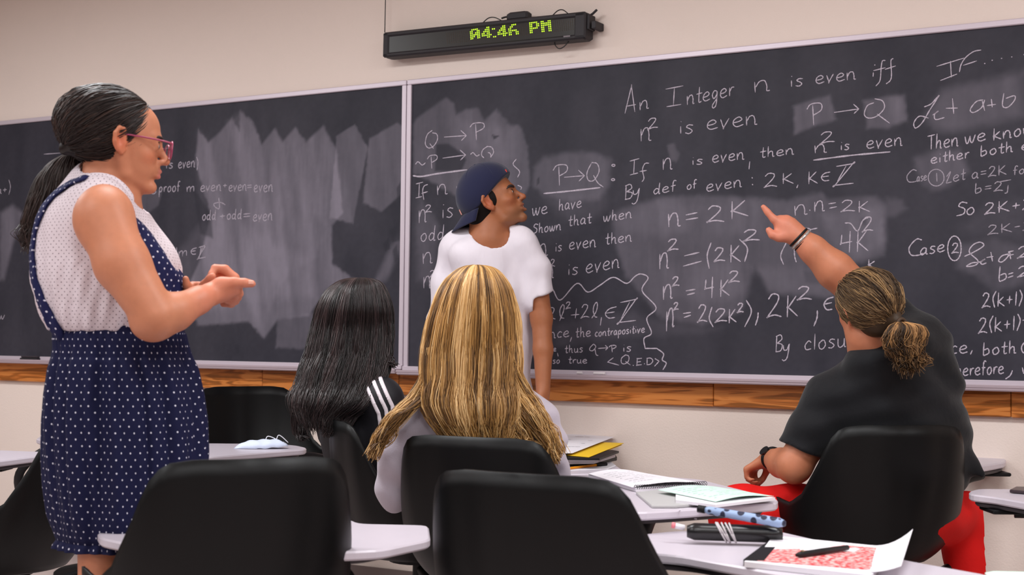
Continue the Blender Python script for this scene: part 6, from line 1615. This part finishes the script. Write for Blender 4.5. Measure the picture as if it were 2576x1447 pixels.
# ------------------------------------------------------------------ blonde woman
def build_blonde():
    Z0 = 3.97; px = Z0 / FPX
    A = lambda x, y, dz=0.0: at(x, y, Z0 + dz)
    p = seat_centre(ch_F); root = empty('person', p); tag(root, 'seated woman with long straight blonde hair and pale grey sweater, seen from behind', 'person')
    H = Head(A(1195, 786), 88, 0, 0, .98); skin = lin((205, 142, 112)); ax = frame_of(80)
    F = Field(axis_of([(at(900, 800, Z0)[0], at(1480, 800, Z0)[0], .0065)]), axis_of([(Z0 - .35, Z0 + .62, .0065)]), axis_of([(0, .95, .009), (.95, 1.34, .005)]))
    H.sculpt(F); F.cone(A(1195, 880), A(1190, 960), .05, .062, .03); F.cone(A(1100, 1052), A(1295, 1045), .045, .045, .04)
    F.ell(A(1190, 1120), (.15, .10, .2), ax, .04); F.ell(A(1190, 1300, .05), (.16, .12, .14), ax, .04)
    an = seated_legs(F, p, 70)
    for s, sh, el, wr in ((-1, A(1045, 1080), A(998, 1232, .05), A(1080, 1245, .31)), (1, A(1340, 1060), A(1384, 1196, .08), A(1330, 1200, .35))):
        F.chain([sh, el], [.040, .036], .03); F.chain([el, wr], [.034, .024], .02)
        hand(F, wr, (0.25 * -s, 1, 0), (0, 0, -1), .17, ((20, 25, 15),) * 4, ((.8, .5, .2), (.9, .2, .3), (1, .1, .2)), .9, mir=s)
    P, Fq = F.mesh(2); mesh_np('body', P, Fq, M_skin, root, colr=skin_cols(P, skin, H, lips=lin((200, 110, 104))))
    eyes_brows(H, root)
    M_sw = mat('grey_sweater', lin((190, 180, 192)), .9, spec=.15, sheen=.3, bump=(260, .35, .0015))
    B = Field(axis_of([(at(900, 800, Z0)[0], at(1480, 800, Z0)[0], .0055)]), axis_of([(Z0 - .25, Z0 + .45, .006)]), axis_of([(.44, 1.16, .0055)]))
    B.cone(A(1095, 1052), A(1300, 1045), .070, .070, .04); B.cone(A(1150, 985), A(1240, 985), .058, .058, .05)
    B.ell(A(1195, 1110), (.200, .125, .16), ax, .05); B.ell(A(1190, 1230, .03), (.185, .125, .2), ax, .05)
    B.chain([A(1040, 1078), A(1004, 1150, .01), A(998, 1232, .05)], [.066, .060, .054], .04, kj=.02); B.chain([A(998, 1235, .06), A(1080, 1245, .30)], [.054, .036], .03)
    B.chain([A(1346, 1052), A(1372, 1120, .02), A(1384, 1196, .08)], [.064, .058, .050], .04, kj=.02); B.chain([A(1384, 1196, .08), A(1330, 1200, .33)], [.050, .036], .03)
    Xg, Yg, Zg = B.ax[0][:, None, None], B.ax[1][None, :, None], B.ax[2][None, None, :]
    B.v += (.0035 * np.sin(Xg * 55 + Zg * 30 + 2 * np.sin(Zg * 17)) + .002 * np.sin(Zg * 95 + Xg * 20)).astype(np.float32)
    B.cone(A(1195, 880), A(1193, 945, .02), .062, .066, .01, 'sub')
    P, Fq = B.mesh(2); mesh_np('sweater', P, Fq, M_sw, root)
    M_j = mat('blue_jeans', lin((62, 74, 104)), .85); J = Field(axis_of([(p[0] - .3, p[0] + .45, .012)]), axis_of([(p[1] - .3, p[1] + .55, .012)]), axis_of([(.08, .68, .012)]))
    J.ell(p + np.array([0, 0, .54]), (.18, .15, .11), frame_of(70), .04); seated_legs(J, p, 70, r=(.100, .075, .070, .055)); J.plane((0, 0, .10), (0, 0, -1)); P, Fq = J.mesh(1); mesh_np('jeans', P, Fq, M_j, root)
    shoes(an, root, M_black)
    # hair
    M_h = hair_mat('blonde_hair', lin((190, 148, 90)), .42, .5)
    rows = [(667, 1190, 1206, .01), (671, 1165, 1235, .045), (682, 1142, 1258, .075), (704, 1117, 1278, .098), (740, 1096, 1295, .112), (790, 1080, 1305, .118), (850, 1071, 1305, .108, -.02), (900, 1068, 1302, .085, -.045), (960, 1068, 1298, .070, -.07), (1020, 1072, 1300, .060, -.095), (1070, 1100, 1290, .045, -.115), (1100, 1135, 1262, .025, -.125)]
    secs = sections(A, px, rows, -.008, .1)
    loft_mesh('hair', secs, M_h, root, lin((128, 92, 50)), 48, 60, .95)
    T_ = [(84, 58, 32), (124, 88, 48), (168, 122, 66), (204, 156, 92), (236, 196, 138)]
    S_ = loft_strands(secs, 5200, 30, (PI * .96, 2.04 * PI), 41, (.95, 1.035), .009, 46); c = streak_cols(loft_strands.phi, 3, T_, 19, .2)
    fade = np.linspace(1.06, .96, 30)[None, :, None]; cc = c[:, None, :] * fade
    strands('hair_locks', S_, np.concatenate([np.full(24, .0010), np.linspace(.0010, .0004, 6)]), cc.reshape(-1, 3), M_h, root)['kind'] = 'stuff'
    S_ = loft_strands(secs, 700, 24, (0, PI), 42, (.95, 1.01), .006, 40); c = streak_cols(loft_strands.phi, 4, T_, 22)
    strands('hair_locks', S_, .0016, c, M_h, root)['kind'] = 'stuff'
    for sd, ct in ((51, [(1262, 860, 26), (1276, 930, 30), (1300, 985, 32), (1335, 1035, 30), (1368, 1090, 22), (1398, 1152, 6)]), (52, [(1100, 870, 26), (1090, 935, 30), (1062, 990, 34), (1015, 1035, 30), (970, 1085, 20), (940, 1142, 6)]), (53, [(1240, 880, 24), (1252, 960, 26), (1275, 1020, 26), (1310, 1085, 18), (1330, 1120, 6)])):
        secs2 = [(A(x, y, -.075 - .03 * (y > 1000)), CAM_X * w * px + CAM_U * w * px * .2, np.array([0, .016 + w * .0004, 0])) for x, y, w in ct]
        S_ = loft_strands(secs2, 520, 22, (0, 2 * PI), sd, (.4, 1.08), .010, 14); c = streak_cols(loft_strands.phi, sd, T_, 10)
        strands('hair_locks', S_, .0009, c, M_h, root)['kind'] = 'stuff'
build_blonde()

# ------------------------------------------------------------------ dark-haired woman
def build_dark():
    Z0 = 4.60; px = Z0 / FPX
    A = lambda x, y, dz=0.0: at(x, y, Z0 + dz)
    p = seat_centre(ch_K); root = empty('person', p); tag(root, 'seated woman with long dark hair and black jacket with three white shoulder stripes', 'person')
    H = Head(A(905, 803), 38, 0, 0, .97); skin = lin((205, 142, 112)); ax = frame_of(40)
    F = Field(axis_of([(at(720, 800, Z0)[0], at(1120, 800, Z0)[0] + .2, .006)]), axis_of([(Z0 - .3, Z0 + .5, .006)]), axis_of([(0, .95, .010), (.95, 1.32, .0042)]))
    H.sculpt(F); F.cone(A(893, 885), A(888, 950), .048, .056, .03); F.cone(A(835, 1000, .08), A(945, 1000, -.08), .055, .055, .04)
    F.ell(A(908, 1095), (.13, .095, .2), ax, .04); F.ell(A(930, 1250), (.14, .11, .14), ax, .04); an = seated_legs(F, p, 16)
    for s, sh, el, wr in ((1, A(962, 1000, -.11), A(985, 1180, -.10), A(1100, 1190, .0)), (-1, A(822, 1010, .13), A(880, 1170, .22), A(960, 1180, .28))):
        F.chain([sh, el], [.045, .038], .03); F.chain([el, wr], [.036, .025], .02)
        hand(F, wr, (1, .4, 0), (0, 0, -1), .17, ((20, 25, 15),) * 4, ((.8, .5, .2), (.9, .2, .3), (1, .1, .2)), .9, mir=s)
    P, Fq = F.mesh(2); mesh_np('body', P, Fq, M_skin, root, colr=skin_cols(P, skin, H, lips=lin((196, 100, 96)))); eyes_brows(H, root)
    M_jk = mat('black_jacket', lin((26, 25, 30)), .6, spec=.35, bump=(30, .4, .004)); M_st = mat('white_stripe', lin((226, 216, 222)), .7)
    ya = axis_of([(Z0 - .26, Z0 + .32, .0042)]); xa = axis_of([(at(760, 800, Z0)[0], at(1130, 800, Z0)[0], .0036)]); za = axis_of([(.48, .75, .006), (.75, 1.08, .0036)])
    B = Field(xa, ya, za)
    B.cone(A(832, 1006, .10), A(950, 1004, -.09), .070, .070, .04); B.cone(A(895, 945, 0), A(890, 965), .062, .065, .05)
    B.ell(A(908, 1090), (.165, .115, .17), ax, .05); B.ell(A(925, 1225), (.155, .12, .16), ax, .05)
    B.chain([A(962, 1010, -.11), A(980, 1090, -.11), A(985, 1180, -.10)], [.064, .056, .050], .04, kj=.02); B.chain([A(985, 1180, -.10), A(1090, 1190, -.02)], [.048, .036], .03)
    B.chain([A(822, 1015, .13), A(845, 1090, .17), A(880, 1170, .22)], [.062, .056, .050], .04, kj=.02); B.chain([A(880, 1170, .22), A(950, 1180, .27)], [.048, .036], .03)
    B2 = B.copy(); B.cone(A(893, 900), A(893, 935), .058, .060, .01, 'sub'); P, Fq = B.mesh(2); mesh_np('jacket', P, Fq, M_jk, root)
    for a, b in (((926, 952), (966, 1036)), ((941, 938), (983, 1024)), ((957, 932), (998, 1016))):
        mk = Field(xa, ya, za); mk.band([A(*a), A((a[0] + b[0]) / 2 + 1, (a[1] + b[1]) / 2), A(*b), A(b[0] + 6, b[1] + 60)], [.0062] * 4, Z0 - .26, Z0 + .02)
        S_ = B2.copy(); S_.v = np.maximum(S_.v - .0045, mk.v); P, Fq = S_.mesh(1); mesh_np('stripe', P, Fq, M_st, root)
    M_j = mat('black_leggings', lin((30, 28, 32)), .8); J = Field(axis_of([(p[0] - .3, p[0] + .55, .012)]), axis_of([(p[1] - .3, p[1] + .5, .012)]), axis_of([(.08, .68, .012)]))
    J.ell(p + np.array([0, 0, .54]), (.17, .15, .11), frame_of(16), .04); seated_legs(J, p, 16, r=(.095, .070, .062, .048)); J.plane((0, 0, .10), (0, 0, -1)); P, Fq = J.mesh(1); mesh_np('leggings', P, Fq, M_j, root)
    shoes(an, root, M_black)
    M_h = hair_mat('black_brown_hair', lin((40, 30, 32)), .33, .6)
    rows = [(699, 898, 912, .01), (702, 872, 938, .045), (712, 848, 958, .080), (735, 822, 972, .105), (770, 804, 981, .118), (810, 794, 984, .118, -.008), (850, 788, 982, .105, -.025), (890, 780, 976, .09, -.05), (930, 768, 966, .075, -.075), (970, 757, 950, .065, -.10), (1005, 750, 928, .055, -.125), (1035, 752, 890, .040, -.14), (1068, 768, 850, .02, -.15)]
    secs = sections(A, px, rows, -.004, .1)
    loft_mesh('hair', secs, M_h, root, lin((26, 20, 22)), 48, 60, .94)
    T_ = [(18, 13, 14), (30, 22, 23), (44, 33, 34), (70, 54, 54)]
    S_ = loft_strands(secs, 4600, 30, (PI * .93, 2.03 * PI), 61, (.93, 1.05), .014, 40); c = streak_cols(loft_strands.phi, 5, T_, 20)
    strands('hair_locks', S_, np.concatenate([np.full(24, .0010), np.linspace(.0010, .0004, 6)]), c, M_h, root)['kind'] = 'stuff'
    for sd, ct in ((71, [(968, 800, 9), (974, 850, 10), (973, 885, 9), (980, 905, 6), (994, 920, 2)]), (72, [(790, 900, 22), (770, 960, 22), (755, 1020, 20), (752, 1070, 14), (762, 1105, 4)]), (73, [(848, 970, 36), (845, 1015, 28), (836, 1055, 16), (824, 1090, 4)])):
        secs2 = [(A(x, y, -.06 - .1 * smooth01((y - 850) / 200.)), CAM_X * w * px, np.array([0, .018, 0])) for x, y, w in ct]
        S_ = loft_strands(secs2, 110 if sd == 71 else 340, 20, (0, 2 * PI), sd, (.4, 1.1), .007, 10); c = streak_cols(loft_strands.phi, sd, T_, 8)
        strands('hair_locks', S_, .0009, c, M_h, root)['kind'] = 'stuff'
build_dark()

# ------------------------------------------------------------------ man in the black T-shirt, pointing
def build_pointer():
    Z0 = 4.38; px = Z0 / FPX; RS = 4.38 / 4.64
    A = lambda x, y, dz=0.0: at(x, y, Z0 + dz)
    p = seat_centre(ch_G); root = empty('person', p); tag(root, 'seated man in black T-shirt and red trousers with a hair bun, pointing at the chalkboard', 'person')
    H = Head(A(2176, 776, -.06), 116, 0, -20, .95); skin = lin((190, 120, 88)); ax = frame_of(98)
    xa0, xb0 = at(1780, 800, Z0)[0], at(2520, 800, Z0)[0]
    F = Field(axis_of([(xa0, xb0, .0050)]), axis_of([(Z0 - .30, Z0 + .45, .0050)]), axis_of([(0, .85, .009), (.85, 1.55, .0042)]))
    H.sculpt(F, jaw=1.08, male=True, full=.8); F.rs = RS
    F.cone(A(2178, 850, -.06), A(2195, 950, 0), .062, .072, .03); F.ell(A(2240, 1060), (.20, .11, .2), ax, .04); F.ell(A(2255, 1230), (.18, .12, .16), ax, .04)
    F.cone(A(2110, 985, 0), A(2320, 900, .02), .07, .07, .04)
    # left arm: elbow on the chair side, hand on the thigh
    sh = A(2085, 1015, 0); el = A(1998, 1172, -.01); wr = A(1938, 1152, .16)
    F.chain([sh, A(2040, 1100, -.01), el], [.068, .062, .055], .03, kj=.02); F.chain([el, A(1966, 1165, .08), wr], [.056, .048, .032], .02, kj=.015)
    hand(F, wr, (-.55, .5, -.40), (.3, -.2, -1), .180, ((55, 70, 50),) * 4, ((.7, .3, .5), (.8, 0, .5), (.9, -.2, .4)), 1.0, mir=-1)
    # right arm stretched to the board
    s2 = A(2325, 880, .06); e2 = A(2165, 740, .14); w2 = A(2003, 592, .17); z = .17
    F.chain([s2, e2], [.075, .060], .04); F.chain([e2, A(2100, 680, .15), A(2045, 628, .16), w2], [.062, .063, .047, .034], .02, kj=.015)
    F.ell(A(2003, 592, z), np.array([25, 20, 25]) * px, None, .01)
    F.chain([w2, A(1976, 568, z + .005)], [.035, .036], .015, flat=(np.array([.0, 1, 0]), 1.35)); F.cone(A(1985, 575, z), A(1968, 585, z), .030, .028, .015, flat=(np.array([.0, 1, 0]), 1.2))
    F.chain([A(1968, 566, z), A(1947, 552, z), A(1931, 534, z + .005), A(1920.5, 521, z + .008)], [.0175, .0140, .0120, .0098], .012)
    for i, (x, y) in enumerate(((1962, 551), (1979, 551), (1994, 558))):
        F.chain([A(x + 12, y + 16, z + .004), A(x, y, z + .012), A(x - 8, y + 12, z + .040), A(x + 6, y + 22, z + .040)], [.016, .0130, .0118, .010], .008)
    F.chain([A(1986, 594, z - .008), A(1960, 597, z - .012), A(1943, 591, z - .010), A(1934, 579, z - .006)], [.0200, .0165, .0145, .0115], .012)
    # legs
    hipL = A(2190, 1290, .05); kL = A(1850, 1286, .10); aL = np.array([kL[0] - .02, kL[1] + .02, .09]); hipR = A(2330, 1300, .05); kR = A(2420, 1300, .20); aR = np.array([kR[0] + .02, kR[1] - .08, .09])
    for h_, k_, a_ in ((hipL, kL, aL), (hipR, kR, aR)): F.cone(h_, k_, .085, .06, .03); F.cone(k_, a_, .055, .036, .03)
    P, Fq = F.mesh(2); C = skin_cols(P, skin, H, lips=lin((180, 100, 90)), stubble=np.array(lin((130, 92, 66))))
    hx = (P @ CAM_X) / ((P - EYEP) @ CAM_F) * FPX + CX; w = np.clip((2060 - hx) / 80, 0, 1)[:, None] * .55 * (P[:, 2] > 1.2)[:, None]; C = C * (1 - w) + np.array(lin((218, 132, 110))) * w
    mesh_np('body', P, Fq, M_skin, root, colr=C); eyes_brows(H, root, True)
    # T-shirt
    M_bt = mat('black_cotton', lin((12, 12, 17)), .8, spec=.25, sheen=.15, bump=(24, .5, .005))
    B = Field(axis_of([(at(1960, 800, Z0)[0], xb0, .0055)]), axis_of([(Z0 - .26, Z0 + .32, .006)]), axis_of([(.52, 1.24, .0052)])); B.rs = RS
    B.cone(A(2095, 1010, 0), A(2310, 890, .03), .092, .092, .05); B.cone(A(2184, 925, -.060), A(2285, 872, -.01), .080, .084, .03)
    B.ell(A(2242, 1010, .01), (.215, .132, .15), ax, .05); B.ell(A(2262, 1080, .02), (.242, .138, .16), ax, .06); B.ell(A(2264, 1190, .03), (.230, .14, .15), ax, .06)
    B.cone(A(2318, 850, .04), A(2376, 960, .03), .058, .058, .05); B.chain([A(2325, 870, .06), A(2240, 800, .12)], [.088, .080], .04)
    B.chain([A(2090, 1015, 0), A(2045, 1085, -.01), A(2012, 1140, -.01)], [.084, .080, .080], .04, kj=.02)
    B.cone(A(2415, 1150, .02), A(2472, 1192, -.02), .05, .014, .03)
    p0 = A(2000, 1128, -.01); d = np.array([-.42, 0, -1]); d /= np.linalg.norm(d)
    B.comb(p0 - .16, p0 + .16, lambda X, Y, Z: np.maximum(-((X - p0[0]) * d[0] + (Y - p0[1]) * d[1] + (Z - p0[2]) * d[2]), np.sqrt((X - p0[0] - d[0] * .05) ** 2 + (Y - p0[1]) ** 2 + (Z - p0[2] - d[2] * .05) ** 2) - .125), 0, 'sub')
    Xg, Yg, Zg = B.ax[0][:, None, None], B.ax[1][None, :, None], B.ax[2][None, None, :]
    B.v += (.0030 * np.sin(Xg * 30 + Zg * 46 + 2 * np.sin(Xg * 9)) + .0022 * np.sin(Xg * -20 + Zg * 80)).astype(np.float32)
    P, Fq = B.mesh(2); mesh_np('t_shirt', P, Fq, M_bt, root)
    M_rd = mat('red_trousers', lin((214, 24, 22)), .8, spec=.2, bump=(16, .6, .008))
    J = Field(axis_of([(xa0, xb0, .008)]), axis_of([(Z0 - .22, Z0 + .40, .008)]), axis_of([(.08, .75, .008)])); J.rs = RS
    J.ell(A(2262, 1300, .04), (.20, .15, .11), ax, .04)
    for h_, k_, a_ in ((hipL, kL, aL), (hipR, kR, aR)): J.cone(h_, k_, .104, .082, .03); J.cone(k_, a_, .080, .055, .03)
    Xg, Yg, Zg = J.ax[0][:, None, None], J.ax[1][None, :, None], J.ax[2][None, None, :]
    J.v += (.004 * np.sin(Xg * 48 - Zg * 40 + 2 * np.sin(Zg * 14))).astype(np.float32)
    J.plane((0, 0, .10), (0, 0, -1)); P, Fq = J.mesh(2); mesh_np('trousers', P, Fq, M_rd, root)
    f1 = np.array([-.5, .86, 0]); shoes([(aL, f1, np.array([.86, .5, 0])), (aR, f1, np.array([.86, .5, 0]))], root, M_black)
    # watch and bracelets
    def ring(c, axis, r, rr, material, name, flat=1.0, seg=26):
        axis = axis / np.linalg.norm(axis); e1 = np.cross(axis, [0, 0, 1]); e1 /= np.linalg.norm(e1); e2 = np.cross(axis, e1)
        mb = MB(); mb.tube([c + r * (math.cos(a) * e1 * flat + math.sin(a) * e2) for a in np.linspace(0, 2 * PI, seg)], rr, 8, False); return mb.build(name, material, root, smooth=True)
    axw = w2 - e2
    axw = axw / np.linalg.norm(axw)
    ring(w2 - axw * .010, axw, .0355, .0042, M_black, 'black_bracelet'); ring(w2 - axw * .021, axw, .0365, .0050, mat('silver_braid', lin((190, 182, 178)), .35, metal=.6, noise=(260, .5)), 'silver_bracelet'); ring(w2 - axw * .030, axw, .0370, .0022, M_black, 'thin_bracelet')
    ax3 = wr - el; ax3 /= np.linalg.norm(ax3); cw = wr - ax3 * .012
    ring(cw, ax3, .0325, .0052, M_black, 'watch_strap'); ring(cw - ax3 * .008, ax3, .0325, .0052, M_black, 'watch_strap')
    n = A(1905, 1110, .10) - cw; n -= ax3 * (n @ ax3); n /= np.linalg.norm(n); e = np.cross(n, ax3)
    mb = MB(); Rm = np.stack([ax3, e, n], 1); cc = cw + n * .035; mb.add([cc + Rm @ np.array([math.cos(a) * .019, math.sin(a) * .017, h_]) for h_ in (-.004, .004) for a in np.linspace(0, 2 * PI, 18, endpoint=False)], [(i, (i + 1) % 18, 18 + (i + 1) % 18, 18 + i) for i in range(18)] + [tuple(range(18, 36)), tuple(reversed(range(18)))])
    mb.build('watch_case', mat('watch_black', lin((28, 26, 26)), .2), root)
    # hair
    M_h = hair_mat('brown_hair', lin((92, 70, 48)), .5, .3)
    hc, hr = (0, -.030, .030), (.090, .116, .102)
    HF = Field(axis_of([(at(2060, 780, 4.3)[0], at(2320, 780, 4.35)[0], .004)]), axis_of([(H.c[1] - .16, H.c[1] + .16, .004)]), axis_of([(1.0, 1.36, .004)]))
    HF.ell(H.p(*hc), np.array(hr) * .955 * H.s, H.M, 0); HF.cone(H.p(0, -.08, -.02), H.p(0, -.13, -.045), .045, .020, .03); HF.ell(H.p(0, -.055, -.048), np.array((.068, .060, .044)) * H.s, H.M, .02)
    n = H.M[1] * .82 - H.M[2] * .50; HF.plane(H.p(0, .060, .055), n, .006)
    P, Fq = HF.mesh(3); mesh_np('hair', P, Fq, M_h, root, colr=np.tile(np.array(lin((62, 46, 32))), (len(P), 1)))
    rg = np.random.default_rng(9); st = []
    for i in range(3200):
        a = rg.uniform(-PI, PI)
        if rg.random() < .4:
            y = rg.uniform(-.05, .075); z_ = .075 - (.068 - y) * 1.25; st.append((math.copysign(.088, a) * rg.uniform(.6, 1), y, z_))
        else: st.append((math.sin(a) * .09, rg.uniform(-.13, .07), rg.uniform(-.07, .14)))
    PT = ell_strands(H, hc, hr, st, (0, -.146, -.052), 18, .985, 16, .004)
    t4 = np.array([lin(c) for c in ((58, 42, 28), (92, 70, 48), (120, 94, 66), (158, 124, 84))]); cl = t4[np.clip((vnoise(np.array([math.atan2(q[2], q[0]) for q in st]) * 6 + 30, np.zeros(len(st)), 8) * 4 + rg.normal(size=len(st)) * .5).astype(int), 0, 3)]
    strands('hair_locks', PT, .0012, cl, M_h, root)['kind'] = 'stuff'
    tp = H.p(0, -.150, -.052)
    mb = MB(); e1, e2 = H.M[0], H.M[2]; mb.tube([tp + .014 * (math.cos(a) * e1 + math.sin(a) * e2) for a in np.linspace(0, 2 * PI, 18)], .0055, 8, False); mb.build('hair_tie', mat('brown_tie', lin((70, 50, 34)), .7), root, smooth=True)
    tx, ty, tz = proj(tp); dz0 = tz - Z0
    ct = [(tx, ty - 4, 12), (tx + 12, ty + 6, 34), (tx + 12, ty + 26, 42), (tx + 6, ty + 48, 38), (tx + 8, ty + 68, 26), (tx + 20, ty + 88, 22), (tx + 24, ty + 102, 8)]
    secs = [(A(x, y, dz0 - .012), CAM_X * w_ * px * 1.05, np.array([0, max(w_ * px * .55, .01), 0])) for x, y, w_ in ct]
    loft_mesh('bun', secs, M_h, root, lin((54, 38, 26)), 28, 30, .86)
    S_ = loft_strands(secs, 1600, 26, (0, 2 * PI), 81, (.75, 1.18), .017, 30); c = streak_cols(loft_strands.phi, 6, [(46, 32, 22), (80, 58, 38), (128, 92, 58), (190, 142, 92)], 14, .2); f_ = np.linspace(1.2, .45, 26)[None, :, None]
    strands('bun_locks', S_, .0009, (c[:, None, :] * f_).reshape(-1, 3), M_h, root)['kind'] = 'stuff'
build_pointer()
